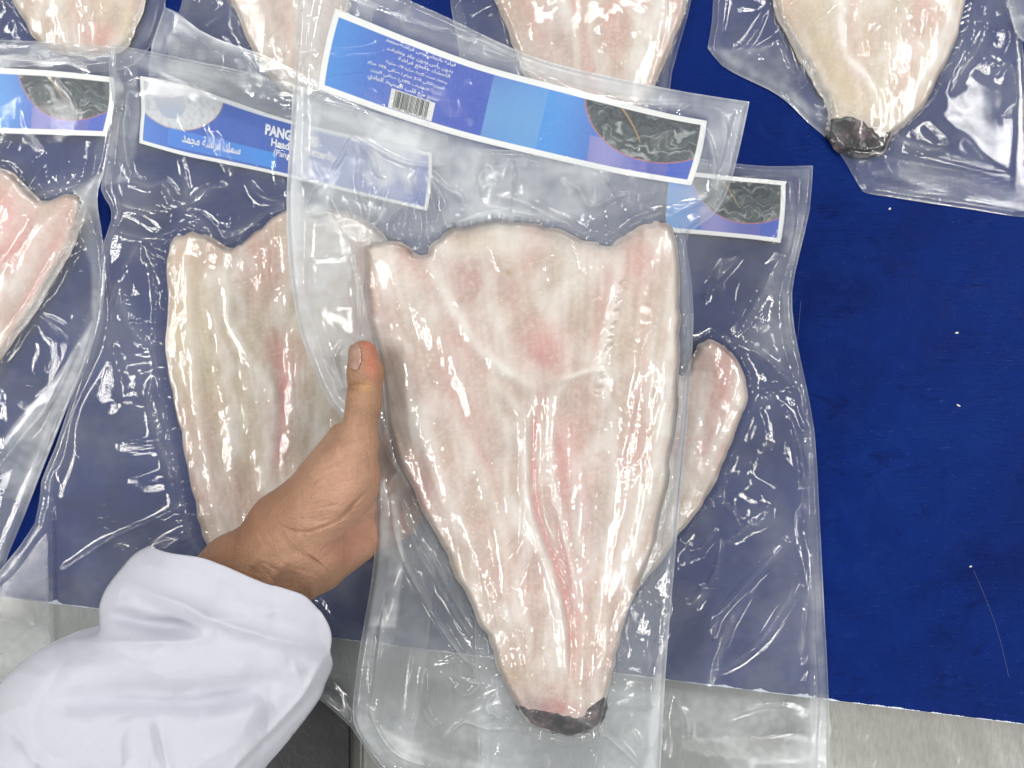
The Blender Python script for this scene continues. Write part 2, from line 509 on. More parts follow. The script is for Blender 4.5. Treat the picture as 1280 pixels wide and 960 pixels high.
# ------------------------------------------------------------------ fish
FLESH = srgb(212, 194, 182); PINK = srgb(208, 146, 140); PALE = srgb(228, 222, 214); YEL = srgb(204, 188, 156); DEEP = srgb(178, 120, 118)
COLS = {'pink': PINK, 'pale': PALE, 'yel': YEL, 'deep': DEEP, 'grey': srgb(150, 140, 140), 'spot': srgb(170, 140, 100), 'dark': srgb(60, 52, 56)}

class Fish:
    def __init__(s, plane, outline, T, feats, patches, base=FLESH, seed=0, lift=0.0008, warp=None, focus=(700, 1180)):
        T = T*.75
        s.pl = plane; s.T = T; s.seed = seed; s.lift = lift; s.base = base*.80; s.warp = warp
        s.u = plane.px(*plane.at([outline[0]])[0])
        s.poly = catmull(plane.at(outline, T*.5), 4)
        a = np.arange(len(s.poly)); 
        s.poly = s.poly+np.stack([fbm(a*.6, a*0+.5, seed+1, 3), fbm(a*.6, a*0+7.5, seed+2, 3)], 1)*.0022
        s.foc = plane.at([focus])[0]; s.R0 = np.linalg.norm(s.poly.mean(0)-s.foc)
        s.feats = [(k, catmull(plane.at(p, T), 3, False), w*s.u*1.25, A*.00068, c, cs) for (k, p, w, A, c, cs) in feats]
        s.patches = [(plane.at([(p[0], p[1])], T)[0], p[2]*s.u, p[3]*s.u, p[4], p[5], p[6]) for p in patches]
    def height(s, x, y, full=False):
        d, arc, _, _, _, L = seg_dist(x, y, s.poly, True)
        ins = inside(x, y, s.poly)
        di = np.where(ins, d, 0); do = np.where(ins, 0, d)
        pr = .62*(1-(1-np.clip(di/.0055, 0, 1))**2.2)+.38*smooth(0, .022, di)
        body = s.T*(.80+.20*smooth(.0, .04, di))
        h = body*pr
        fade = smooth(0, .006, di)
        for (k, p, w, A, c, cs) in s.feats: h = h+stroke(x, y, p, w, 'soft')*A*fade
        for (c, rx, ry, ang, dz, col, cs) in [(q[0], q[1], q[2], q[3], -.0008, q[4], q[5]) for q in s.patches]:
            pass
        h = h+fade*(fbm(x*36, y*20, s.seed+10, 3)*.0010+fbm(x*230, y*230, s.seed+20, 2)*.00010)
        w_, r_ = s.grain(x, y)
        h = h+fade*(noise(w_*80+1.2*noise(w_*40, r_*30, s.seed+56), r_*13, s.seed+51)*.0007+noise(w_*420, r_*45, s.seed+52)*.00022+noise(w_*70, (r_+.9*np.abs(w_))*330, s.seed+53)*.00010)
        h = np.where(ins, np.maximum(h, 0), 0)
        return h, di, do, arc, ins
    def grain(s, x, y):
        """muscle direction: lines that run together beyond the tail"""
        dx = x-s.foc[0]; dy = y-s.foc[1]; r_ = np.hypot(dx, dy)
        return np.arctan2(dx, dy)*s.R0, r_
    def colour(s, x, y, di):
        n = len(x); c = np.tile(s.base, (n, 1))
        def mix(c, col, f): f = np.clip(f, 0, 1)[:, None]; return c*(1-f)+col*f
        c = mix(c, YEL, .08+.4*fbm(x*16, y*16, s.seed+31, 2))
        c = mix(c, PINK, .06+.42*fbm(x*22, y*13, s.seed+33, 3))
        w_, r_ = s.grain(x, y)
        g1 = noise(w_*80+1.2*noise(w_*40, r_*30, s.seed+56), r_*13, s.seed+51)
        c = mix(c, PALE, np.clip(g1*1.2, 0, .5)); c = mix(c, np.array([.50, .34, .30]), np.clip(-g1*.55, 0, .25))
        c = c*(1+.16*noise(w_*420, r_*45, s.seed+52)+.10*noise(w_*70, (r_+.9*np.abs(w_))*330, s.seed+53)+.08*noise(w_*900, r_*700, s.seed+54))[:, None]
        c = mix(c, PALE, np.clip(fbm(x*45, y*30, s.seed+35, 3), 0, 1)*1.1)
        for (cc, rx, ry, ang, col, cs) in s.patches:
            ca, sa = math.cos(math.radians(ang)), math.sin(math.radians(ang))
            dx = x-cc[0]; dy = y-cc[1]; a = dx*ca+dy*sa; b_ = -dx*sa+dy*ca
            f = np.exp(-((a/rx)**2+(b_/ry)**2)*(1+.45*np.clip(fbm(x*60, y*60, s.seed+41, 2), -1, 1)))
            c = mix(c, COLS[col], f*cs)
        for (k, p, w, A, col, cs) in s.feats:
            if col: c = mix(c, COLS[col], stroke(x, y, p, w*.8, 'soft')*cs*.9*(1+.8*fbm(x*90, y*90, s.seed+43, 2)))
        c = mix(c, PALE, (1-smooth(0, .006, di))*(.3+.6*noise(x*70, y*70, s.seed+55)))
        return c
    def base_z(s, x, y):
        z = s.pl.z(x, y)
        return z+(s.warp(x, y) if s.warp is not None else 0)
    def build(s, label, step, tail=None, group=None):
        x, y, F, rim = region(s.poly, step)
        h, di, do, arc, ins = s.height(x, y)
        h = np.where(rim, 0, h)
        zb = s.base_z(x, y)+s.lift
        z = zb+np.maximum(h, .0)
        root = empty('fish_fillet', (*s.poly.mean(0), float(s.base_z(*s.poly.mean(0)))))
        tag(root, label, 'fish fillet', group)
        c = s.colour(x, y, di)
        o = mesh_np('flesh', np.stack([x, y, z+.0012], 1), F, M_FLESH, cols=c); adopt_t(o, root)
        # the skin side: a thin dark sheet below, showing as a line round the rim
        big = s.poly; cen = big.mean(0)
        x2, y2, F2, r2 = region(big, step*2.2)
        nx = x2-cen[0]; ny = y2-cen[1]; nn = np.hypot(nx, ny)+1e-9
        g = np.where(r2, .0003*(1+noise(x2*70, y2*70, s.seed+3)*1.5), 0)
        x2 = x2+nx/nn*g; y2 = y2+ny/nn*g
        zt = s.base_z(x2, y2)+s.lift
        V, FF = solid(x2, y2, zt+.0011, zt-.0003, F2)
        o = mesh_np('skin_side', V, FF, M_FSKIN); adopt_t(o, root)
        if tail is not None:
            tp = catmull(s.pl.at(tail, s.T*.6), 5)
            q = np.arange(len(tp)); tp = tp+np.stack([noise(q*.55, q*0+2.5, 201), noise(q*.55, q*0+9.5, 202)], 1)*.0030
            x3, y3, F3, r3 = region(tp, step)
            h3, di3, _, _, in3 = s.height(x3, y3)
            dd = seg_dist(x3, y3, tp, True)[0]
            z3 = s.base_z(x3, y3)+s.lift+.0012+h3+.0014*smooth(0, .004, dd)-.0006+fbm(x3*120, y3*120, 77, 2)*.0006
            V, FF = solid(x3, y3, np.maximum(z3, s.base_z(x3, y3)+s.lift+.0015), s.base_z(x3, y3)+s.lift, F3)
            o = mesh_np('tail_skin', V, FF, M_FSKIN); adopt_t(o, root)
        return root

# ------------------------------------------------------------------ bags
class Bag:
    def __init__(s, plane, outline, label, step, fish=None, creases=(), hazes=(), seals=(), seed=0, haze=.07, warp=None,
                 wrk=1.0, edge_haze=.06, group='clear vacuum pouches of fish', sub=2, back_step=.003, slack=.0032, clear=()):
        s.clear = clear
        s.pl = plane; s.fish = fish; s.seed = seed; s.warp = warp
        s.u = plane.px(*plane.at([outline[0]])[0])
        s.poly = catmull(plane.at(outline), sub)
        s.creases = creases; s.hazes = hazes; s.seals = seals; s.haze = haze; s.wrk = wrk; s.edge_haze = edge_haze; s.step = step
        s.slack = slack
        s.root = empty('vacuum_bag', (*s.poly.mean(0), float(s.base_z(*s.poly.mean(0)))))
        tag(s.root, label, 'vacuum bag', group)
        s.build(back_step)
    def base_z(s, x, y):
        z = s.pl.z(x, y)
        return z+(s.warp(x, y) if s.warp is not None else 0)
    def front(s, x, y):
        de = seg_dist(x, y, s.poly, True)[0]
        m = smooth(0, 1, (de-.002)/(.014+.011*np.clip(1.6*noise(x*14, y*14, s.seed+80), -.7, 1)))
        sd = s.seed
        wx = x+.012*noise(x*14, y*14, sd+1); wy = y+.012*noise(x*14+9, y*14+5, sd+2)
        low = (.5+.5*noise(x*13, y*9, sd+3)+.12*noise(x*30, y*24, sd+33))*s.slack
        r1 = ridged(wx*17, wy*17, sd+4, 8.0)**1.5*.0015*smooth(.0, .35, noise(x*9, y*9, sd+16))
        r2 = ridged(wx*40, wy*32, sd+5, 7)**1.5*.0003*smooth(.05, .4, noise(x*12, y*12, sd+6))
        film = low+(r1+r2)*s.wrk
        if s.fish is not None:
            h, di, do, arc, ins = s.fish.height(x, y)
            gap = s.fish.lift+.0012+.0009
            tent = s.fish.T*.95*np.exp(-(do/.0062))
            rad = ridged(arc*34, do*2+.5, sd+7, 3.2)**2*(np.exp(-((do-.013)/.012)**2))*.0034*smooth(-.25, .2, noise(arc*9, do*0+.3, sd+8))
            web = ridged(arc*24, do*4+5.5, sd+12, 3.6)**2*np.exp(-((do-.02)/.016)**2)*.0048
            out = np.maximum(tent+gap, 0)+rad+web+film*smooth(.0, .012, do)
            onf = h+gap+.00030*noise(x*95, y*60, sd+90)+.00012*noise(x*210, y*170, sd+91)+.00032*ridged(x*120+2.5*noise(x*70, y*70, sd+14), y*80, sd+9, 5.0)**1.5*smooth(.10, .35, noise(x*30, y*30, sd+10)+.05) \
                + .00010*ridged(wx*48, wy*26, sd+11, 4)**2*smooth(.05, .3, noise(x*17+4, y*17, sd+15))
            f = np.where(ins, np.maximum(onf, tent*0+gap), out)
        else:
            f = film; ins = np.zeros(x.shape, bool)
        hz = np.full(x.shape, s.haze)
        seal = .25+.0*x
        for c in s.creases:
            p, w, A = c[:3]; kind = c[3] if len(c) > 3 else 'ridge'; hh = c[4] if len(c) > 4 else .10
            pp = catmull(s.pl.at(p, .006), 4, False)
            k = stroke(x, y, pp, w*s.u*1.3, kind)
            f = f+k*A*.0021*np.where(ins, .4, 1)
            if s.fish is not None: onf = onf+k*A*.0006
            hz = hz+np.abs(k)*hh
        hz = hz+s.edge_haze*(1-smooth(.007, .0095, de))+.25*(1-smooth(.0003, .0012, de))
        for (pp, amt, soft) in s.hazes:
            q = s.pl.at(pp); i_ = inside(x, y, q); dd = seg_dist(x, y, q, True)[0]
            hz = hz+amt*smooth(-soft*s.u, soft*s.u, np.where(i_, dd, -dd))
        for (pp, w, amt) in s.seals:
            k = stroke(x, y, s.pl.at(pp), w*s.u, 'soft'); seal = seal+amt*k; hz = hz+.04*k
        hz = hz*(1-.45*ins)
        for q in s.clear:
            q = s.pl.at(q); i_ = inside(x, y, q); dd = seg_dist(x, y, q, True)[0]
            k = smooth(-.001, .002, np.where(i_, dd, -dd)); hz = hz*(1-.72*k)
        hz = hz*np.clip(1.0+1.8*fbm(x*16, y*16, sd+50, 5)+.35*noise(x*160, y*160, sd+60), .55, 2)
        f = np.maximum(f, .0003)*m+.0004*smooth(0, .004, de)
        if s.fish is not None: f = np.maximum(f, np.where(ins, onf*.5+(h+gap)*.5, (tent+gap)*smooth(0, .004, de)))
        return f, hz, seal, ins
    def build(s, bs):
        x, y, F, rim = region(s.poly, s.step)
        f, hz, seal, ins = s.front(x, y)
        z = s.base_z(x, y)+f+.0004
        s.F = (x, y, z)
        o = mesh_np('front_film', np.stack([x, y, z], 1), F, M_FILM, attrs={'haze': np.clip(hz, 0, .9), 'seal': seal, 'bead': smooth(.12, .3, noise(x*16, y*16, s.seed+70))}); adopt_t(o, s.root)
        x, y, F, rim = region(s.poly, bs)
        z = s.base_z(x, y)+.0002
        o = mesh_np('back_film', np.stack([x, y, z], 1), F, M_BACK, attrs={'haze': x*0+s.haze*.8, 'seal': x*0+.2}); adopt_t(o, s.root)

# printed card inside the head of a pouch
AR = {}
def _ar(ch, iso, fin=None, ini=None, med=None): AR[ch] = (iso, fin or iso, ini, med)
_b = 0xFE8D
for ch, n in [('ا', 2), ('ب', 4), ('ة', 2), ('ت', 4), ('ث', 4), ('ج', 4), ('ح', 4), ('خ', 4), ('د', 2), ('ذ', 2), ('ر', 2), ('ز', 2), ('س', 4), ('ش', 4),
              ('ص', 4), ('ض', 4), ('ط', 4), ('ظ', 4), ('ع', 4), ('غ', 4), ('ف', 4), ('ق', 4), ('ك', 4), ('ل', 4), ('م', 4), ('ن', 4), ('ه', 4), ('و', 2), ('ى', 2), ('ي', 4)]:
    AR[ch] = tuple(chr(_b+i) for i in range(n))+((None, None) if n == 2 else ()); _b += n
AR['أ'] = ('\uFE83', '\uFE84', None, None); AR['ء'] = ('\uFE80', '\uFE80', None, None); AR['ئ'] = ('\uFE89', '\uFE8A', '\uFE8B', '\uFE8C')
def arabic(txt):
    """letters joined as in print, laid out for left-to-right setting"""
    out = []; i = 0; prev = False; toks = txt.split(' '); res = []
    for w in toks:
        if not any(c in AR for c in w): res.append(w); continue
        g = []; prev = False
        for i, c in enumerate(w):
            if c not in AR: g.append(c); prev = False; continue
            iso, fin, ini, med = AR[c]
            nxt = i+1 < len(w) and w[i+1] in AR and w[i+1] != 'ء'
            if c == 'ء': g.append(iso); prev = False; continue
            if prev and med and nxt: g.append(med); prev = True
            elif prev: g.append(fin); prev = False
            elif ini and nxt: g.append(ini); prev = True
            else: g.append(iso); prev = False
            if med is None: prev = False
        res.append(''.join(g[::-1]))
    return ' '.join(res[::-1])

def text_mesh(txt, bold=.0):
    c = bpy.data.curves.new('lettering', 'FONT'); c.body = txt; c.resolution_u = 3; c.offset = bold
    o = bpy.data.objects.new('tmp', c); COL.objects.link(o)
    bpy.context.view_layer.update()
    me = bpy.data.meshes.new_from_object(o.evaluated_get(bpy.context.evaluated_depsgraph_get()))
    V = np.array([v.co[:2] for v in me.vertices]); F = [tuple(p.vertices) for p in me.polygons]
    bpy.data.objects.remove(o); bpy.data.curves.remove(c); bpy.data.meshes.remove(me)
    return V, F

class Label:
    def __init__(s, bag, top, bot, off=.0011, bend=None):
        s.bag = bag
        s.top = catmull(bag.pl.at(top), 8, False); s.bot = catmull(bag.pl.at(bot), 8, False)
        s.off = off; s.bend = bend
        s.at = cumlen(s.top); s.ab = cumlen(s.bot); s.W = s.at[-1]; s.H = np.linalg.norm(s.top[0]-s.bot[0])
        s.at /= s.at[-1]; s.ab /= s.ab[-1]
    def xy(s, u, v):
        """u 0..1 left to right, v 0..1 bottom to top"""
        t = np.stack([np.interp(u, s.at, s.top[:, k]) for k in (0, 1)], -1)
        b = np.stack([np.interp(u, s.ab, s.bot[:, k]) for k in (0, 1)], -1)
        r = b+(t-b)*v[..., None]
        bow = .0014*4*v*(1-v)
        return r[..., 0]+bow*np.where(u < .5, -1, 1)*np.abs(2*u-1)**3, r[..., 1]
    def z(s, x, y): return s.bag.base_z(x, y)+s.off
    def card(s, colfun, step=.0006):
        n = int(s.W/step); m = int(s.H/step)
        U, V = np.meshgrid(np.linspace(0, 1, n), np.linspace(0, 1, m), indexing='ij')
        U = U.ravel(); V = V.ravel()
        x, y = s.xy(U, V); z = s.z(x, y)
        i, j = np.meshgrid(np.arange(n-1), np.arange(m-1), indexing='ij'); a = (i*m+j).ravel()
        F = np.stack([a, a+m, a+m+1, a+1], 1)
        vv, ff = solid(x, y, z, z-.0003, F)
        c = colfun(U, V, s.W, s.H); c = np.concatenate([c, c*0+.7])
        o = mesh_np('label', vv, ff, M_PRINT, cols=c); adopt_t(o, s.bag.root); s.card_o = o
        return o
    def shape(s, name, V2, F, mat, dz=.0002, lab=None):
        """flat print given in (u, v) on the card"""
        V2 = np.asarray(V2); x, y = s.xy(V2[:, 0], V2[:, 1]); z = s.z(x, y)+dz
        me = bpy.data.meshes.new(name); me.from_pydata([tuple(q) for q in np.stack([x, y, z], 1)], [], F); me.update(); me.materials.append(mat)
        o = bpy.data.objects.new(name, me); COL.objects.link(o); o.parent = s.card_o
        if lab: o['label'] = lab
        return o
    def text(s, txt, u0, v0, hv, width=None, mat=None, bold=.02, anchor='l', lab=None):
        V, F = text_mesh(txt, bold)
        if len(V) == 0: return
        V = V-V.min(0)*np.array([1, 0])
        k = hv/.72
        w = V[:, 0].max()
        su = (width/w) if width else k*s.H/s.W
        U = V[:, 0]*su; 
        if anchor == 'r': U = U-U.max()
        if anchor == 'c': U = U-U.max()/2
        return s.shape('lettering', np.stack([u0+U, v0+V[:, 1]*k], 1), F, mat or M_INK, .00035, lab)
    def rects(s, name, rs, mat, dz):
        V = []; F = []
        for (a, b_, c, d_) in rs:
            n = max(2, int((c-a)/.04)+2); i0 = len(V)
            for q in np.linspace(a, c, n): V += [(q, b_), (q, d_)]
            for q in range(n-1): F.append((i0+2*q, i0+2*q+2, i0+2*q+3, i0+2*q+1))
        return s.shape(name, V, F, mat, dz)
def cumlen(p): return np.concatenate([[0], np.cumsum(np.linalg.norm(np.diff(p, axis=0), axis=1))])

B1 = srgb(70, 142, 214); B2 = srgb(58, 84, 182); B3 = srgb(52, 72, 170); WHT = srgb(238, 238, 234)
def mixc(a, b, f): f = np.clip(f, 0, 1)[:, None]; return a*(1-f)+b*f
def front_print(seed, barcode_side=True, cx=.86, gl=(0., .55)):
    def fun(U, V, W, H):
        n = len(U); c = np.tile(B2, (n, 1)).astype(float)
        # two pale blue glows in the print, deeper blue between
        c = mixc(c, B1, np.exp(-((U-gl[0])/.13)**2)*.85)
        c = mixc(c, B1, np.exp(-((U-gl[1])/.12)**2)*1.0)
        c = mixc(c, B3, smooth(.25, .4, U)*(1-smooth(.40, .5, U))*.6)
        # light band across the middle right
        if barcode_side:
            i = (U > .437) & (U < .582) & (V > .06) & (V < .93)
            c = np.where(i[:, None], mixc(c, srgb(104, 156, 206), .45+.4*np.cos((V-.4)*3)), c)
        i = (U > .70+.02*(1-V)) & (U < .925) & (V > .06) & (V < .45)
        c = np.where(i[:, None], mixc(np.tile(srgb(88, 92, 172), (n, 1)), srgb(148, 146, 200), np.exp(-((U-.76)/.07)**2)*.8), c)
        # picture window: part of an ellipse cut by the upper edge
        x = U*W; y = V*H
        ex, ey, rx, ry = cx*W, 1.05*H, .195*W, .80*H
        q = ((x-ex)/rx)**2+((y-ey)/ry)**2
        t = fbm(x*70+fbm(x*60, y*60, seed+5, 2)*1.2, y*330+fbm(x*70, y*70, seed+6, 3)*3.5, seed, 4)-.25*smooth(.55, 1, V)+.15*(1-smooth(.3, .6, V))
        pic = mixc(np.tile(srgb(66, 72, 70), (n, 1)), srgb(176, 180, 174), (t-.15)*1.7)
        pic = mixc(pic, srgb(24, 26, 26), (-t+.05)*1.8+.5*smooth(.7, 1, V))
        g = np.abs(y-(1.02*H-.35*(x-(cx-.13)*W)-30*(x-(cx-.13)*W)**2))
        pic = mixc(pic, srgb(176, 140, 78), (1-smooth(.0003, .0009, g))*((x > (cx-.14)*W) & (x < (cx-.03)*W)))
        c = np.where((q < 1)[:, None], pic, c)
        rimw = np.abs(np.sqrt(q)-1)
        c = mixc(c, srgb(190, 110, 96), (1-smooth(.006, .014, rimw))*.8)
        bu = .0036/W; bv = .0036/H
        edge = (U < bu) | (U > 1-bu) | (V < bv) | (V > 1-bv)
        c = np.where(edge[:, None], WHT, c)
        return c
    return fun
def end_print(seed):
    f = front_print(seed, False, cx=.87, gl=(0., .60))
    def fun(U, V, W, H): return f(1-(1-U)*W/(W/.40), V, W/.40, H)
    return fun
def back_print(seed):
    def fun(U, V, W, H):
        n = len(U); c = np.tile(srgb(48, 88, 180), (n, 1)).astype(float)
        c = mixc(c, srgb(74, 128, 212), np.exp(-(U/.12)**2)*.8*smooth(1.1, .2, V))
        c = mixc(c, srgb(40, 78, 170), smooth(.3, .6, U)*.5)
        x = U*W; y = V*H
        q = ((x-.11*W)/(.165*W))**2+((y-1.10*H)/(.74*H))**2
        pic = mixc(np.tile(srgb(206, 208, 210), (n, 1)), srgb(170, 172, 176), fbm(x*300, y*300, seed, 3)*.9+.1)
        c = np.where((q < 1)[:, None], pic, c)
        c = mixc(c, srgb(190, 150, 110), (1-smooth(.008, .018, np.abs(np.sqrt(q)-1)))*.6)
        d = np.hypot(x-.095*W, y-.74*H)
        c = np.where((d < .235*H)[:, None], mixc(np.tile(srgb(196, 197, 200), (n, 1)), srgb(160, 172, 196), (1-smooth(.5, .9, V))*.8), c)
        bx = (U > .095) & (U < .47) & (V > .10) & (V < .37)
        c = np.where(bx[:, None], mixc(np.tile(srgb(66, 124, 214), (n, 1)), srgb(44, 138, 224), smooth(.2, .5, U)), c)
        bu = .0026/W; bv = .0026/H
        edge = (U < bu) | (U > 1-bu) | (V < bv) | (V > 1-bv)
        return np.where(edge[:, None], WHT, c)
    return fun

# ------------------------------------------------------------------ the pouches lying on the board
def lift_top(y1, y0, hh):
    """raises a pouch's head where it lies over the tail of the one behind"""
    a = -(y1-480)/FPX*CAM_H; b = -(y0-480)/FPX*CAM_H
    return lambda x, y: hh*smooth(a, b, y)

# --- row behind
P_BACK = Plane(.001)
f5 = Fish(P_BACK, [(-40, -90), (-5, -40), (14, 0), (33, 34), (52, 58), (80, 66), (120, 68), (152, 62), (166, 42), (178, 8), (190, -40), (200, -90)], .010,
          [('ridge', [(88, -60), (95, 0), (100, 55)], 5, -1.2, 'pink', .35), ('soft', [(60, -60), (65, 0), (80, 50)], 9, .8, 'pale', .4), ('soft', [(140, -60), (135, 0), (125, 50)], 10, .8, 'yel', .5)],
          [(125, 45, 18, 12, 20, 'pink', .7), (160, 30, 10, 25, 0, 'yel', .8)], srgb(210, 188, 172), 11, focus=(95, 260))
f5.build('pale fillet tail in the bag at the top left corner', .0014)
Bag(P_BACK, [(-90, -110), (-90, -110), (-90, 90), (-90, 90), (60, 92), (150, 88), (178, 72), (196, 45), (206, 10), (212, -40), (214, -110), (214, -110)],
    'clear bag at the top left corner, its fillet tail pointing down', .0014, f5, seed=21, haze=.08)
f6 = Fish(P_BACK, [(262, -90), (275, -40), (288, 0), (302, 34), (318, 66), (336, 96), (356, 118), (385, 122), (410, 100), (425, 50), (436, 0), (446, -90)], .010,
          [('ridge', [(352, -60), (358, 0), (364, 60), (368, 100)], 5, -1.2, 'pink', .3), ('soft', [(320, -60), (330, 0), (348, 70)], 9, .9, 'pale', .4)],
          [(385, 20, 18, 60, 0, 'pale', .4)], srgb(206, 188, 174), 12, focus=(375, 320))
f6.build('pale fillet between the top left corner and the held bag, behind the PANGA label', .0014)
Bag(P_BACK, [(236, -110), (236, -110), (232, -30), (226, 10), (214, 40), (212, 90), (240, 130), (330, 150), (430, 150), (462, 80), (470, -110), (470, -110)],
    'clear bag behind the upper left corner of the held bag', .0014, f6, seed=22, haze=.10)
f7 = Fish(P_BACK, [(592, -90), (606, -40), (620, 4), (636, 42), (652, 84), (676, 124), (708, 160), (742, 176), (776, 165), (805, 130), (826, 92), (845, 44), (860, -6), (868, -90)], .012,
          [('ridge', [(712, -60), (716, 0), (728, 50), (740, 110), (748, 160)], 7, -1.6, 'pink', .5), ('soft', [(690, -60), (702, 0), (724, 70)], 9, 1.4, 'pale', .6),
           ('soft', [(830, -60), (822, 0), (800, 80), (780, 130)], 12, 1.0, 'pale', .9), ('soft', [(790, -60), (788, 0), (775, 80)], 6, -.8, 'pink', .3),
           ('soft', [(650, -60), (660, 10), (690, 90)], 12, .8, 'pink', .35)],
          [(690, 50, 22, 60, 10, 'deep', .25), (765, 20, 12, 50, 0, 'pink', .45)], srgb(212, 194, 180), 13, focus=(760, 380))
f7.build('fillet at the top centre, seen above the label of the held bag', .0012)
Bag(P_BACK, [(556, -110), (556, -110), (560, -40), (564, 12), (572, 50), (586, 120), (640, 190), (720, 215), (810, 200), (834, 130), (840, 90), (854, 40), (864, 0), (872, -60), (874, -110), (874, -110)],
    'clear bag at the top centre, behind the label of the held bag', .0012, f7, seed=23, haze=.08)
f8 = Fish(P_BACK, [(950, -110), (960, -50), (968, 0), (982, 38), (1002, 74), (1022, 108), (1036, 138), (1034, 162), (1048, 184), (1075, 193), (1104, 190), (1116, 168), (1142, 148), (1164, 118),
                   (1184, 80), (1200, 40), (1212, -6), (1220, -60), (1224, -110)], .014,
          [('ridge', [(1086, -60), (1080, 0), (1084, 60), (1098, 110), (1106, 160)], 6, -1.8, 'yel', .3), ('soft', [(1052, -40), (1050, 20), (1056, 70), (1084, 100), (1104, 150)], 6, 2.0, 'pale', 1.),
           ('soft', [(1010, -60), (1020, 20), (1048, 100), (1080, 150)], 12, 1.2, 'yel', .5), ('soft', [(1150, -60), (1148, 20), (1134, 90), (1115, 140)], 12, -.7, 'pink', .25),
           ('soft', [(1200, -60), (1190, 20), (1165, 80), (1135, 130)], 9, 1.0, 'pale', .9), ('soft', [(1070, -60), (1066, 0), (1062, 50)], 4, -1.2, 'pink', .35)],
          [(1075, 160, 40, 14, 0, 'grey', .6), (1000, 20, 24, 80, 20, 'yel', .4), (1060, 110, 24, 40, 30, 'yel', .3)], srgb(218, 204, 186), 14, focus=(1090, 380))
f8.build('creamy fillet with a grey skin stump in the bag at the top right', .0011,
         tail=[(1036, 148), (1050, 144), (1070, 152), (1090, 162), (1100, 168), (1108, 160), (1119, 158), (1116, 172), (1106, 190), (1078, 194), (1050, 187), (1034, 168)])
Bag(P_BACK, [(895, -110), (895, -110), (892, -30), (890, 25), (884, 60), (884, 60), (902, 82), (930, 98), (960, 112), (984, 128), (1008, 152), (1036, 176), (1056, 202), (1074, 234), (1084, 242), (1110, 246),
             (1160, 254), (1215, 262), (1262, 270), (1292, 272), (1292, 272), (1284, 200), (1282, 120), (1276, 40), (1262, -20), (1256, -110), (1256, -110)],
    'large clear bag with a creamy fillet at the top right, alone on the blue board', .0011, f8, seed=24, haze=.085, slack=.0016,
    creases=[([(965, 0), (930, 60), (886, 64)], 3, 1.5), ([(1105, 170), (1150, 185), (1210, 200), (1262, 215)], 3, 1.6), ([(1075, 195), (1130, 205), (1200, 215), (1270, 235)], 2.5, 1.8),
             ([(1095, 165), (1125, 180), (1165, 190), (1200, 172), (1225, 195), (1245, 210)], 2.5, 1.5), ([(1235, 0), (1225, 50), (1200, 90), (1185, 120)], 4, 2.2),
             ([(985, 40), (1000, 80), (995, 120), (1020, 140)], 3, 1.5), ([(1050, 200), (1075, 235), (1100, 215)], 3, 1.8), ([(1240, 100), (1262, 80), (1270, 130), (1250, 150)], 3, 1.5),
             ([(1195, 230), (1215, 250), (1255, 252), (1240, 235)], 3, 1.6), ([(975, 0), (972, 40), (990, 90), (1015, 150), (1045, 200), (1070, 236)], 2, 1.2)],
    hazes=[([(884, 62), (930, 66), (970, 58), (985, 92), (1000, 140), (1040, 190), (1075, 240), (1000, 160), (940, 110)], .22, 4), ([(1262, -100), (1275, 40), (1278, 250), (1292, 272), (1292, 0)], .14, 4)],
    seals=[([(1060, 215), (1150, 222), (1290, 245)], 14, .7)])
Bag(Plane(.006), [(1252, -110), (1252, -110), (1256, -20), (1264, 24), (1274, 48), (1300, 62), (1370, 84), (1370, 84), (1370, -110), (1370, -110)],
    'corner of a clear bag cut by the right edge at the top right', .0016, None, seed=25, haze=.16, wrk=1.3,
    creases=[([(1262, 8), (1275, 20), (1300, 26)], 2.5, 1.6)])

# --- a loose header between the top left bags
P_MID = Plane(.014)
Bag(P_MID, [(206, 10), (206, 10), (222, 16), (250, 38), (285, 54), (322, 66), (365, 86), (430, 120), (480, 150), (480, 150), (474, 182), (330, 146), (244, 116), (186, 98), (186, 98), (190, 56)],
    'crumpled empty bag header sticking up behind the PANGA label', .0014, None, seed=26, haze=.12, wrk=1.4,
    creases=[([(200, 30), (207, 44), (205, 62)], 2.5, 1.5), ([(222, 20), (248, 42), (262, 60), (268, 80)], 3, 2.0), ([(265, 55), (285, 70), (292, 95)], 3, 2.0), ([(285, 62), (310, 82), (310, 100)], 3, 2.2),
             ([(240, 60), (252, 76), (262, 74)], 3, 1.2)],
    seals=[([(190, 50), (260, 85), (330, 110)], 14, .8)], hazes=[([(206, 10), (250, 38), (365, 86), (365, 112), (260, 78), (190, 60)], .1, 6)])

# --- leftmost pouch
P_L = Plane(.006)
w1 = lift_top(140, 60, .010)
f1 = Fish(P_L, [(-150, 260), (-90, 225), (-40, 205), (0, 208), (22, 222), (46, 247), (60, 248), (84, 241), (100, 244), (106, 262), (96, 290), (84, 318), (66, 350), (44, 388), (20, 420), (0, 446), (-40, 500), (-120, 520), (-160, 400)], .013,
          [('ridge', [(46, 250), (30, 285), (5, 320), (-30, 360)], 8, -2.4, 'pink', .5), ('soft', [(75, 255), (52, 300), (24, 350), (-10, 400)], 12, 1.4, 'pale', .5),
           ('soft', [(88, 265), (66, 310), (40, 360), (10, 405)], 5, -1.0, 'pink', .5), ('soft', [(96, 290), (70, 335), (34, 390), (2, 436)], 6, .6, 'pale', .9)],
          [(5, 265, 26, 30, 30, 'pink', .7), (20, 310, 20, 24, 0, 'pink', .5), (60, 290, 14, 40, -35, 'pink', .35)], srgb(216, 194, 184), 15, warp=w1, focus=(-160, 640))
f1.build('pinkish fillet in the leftmost bag, cut by the left edge', .0011)
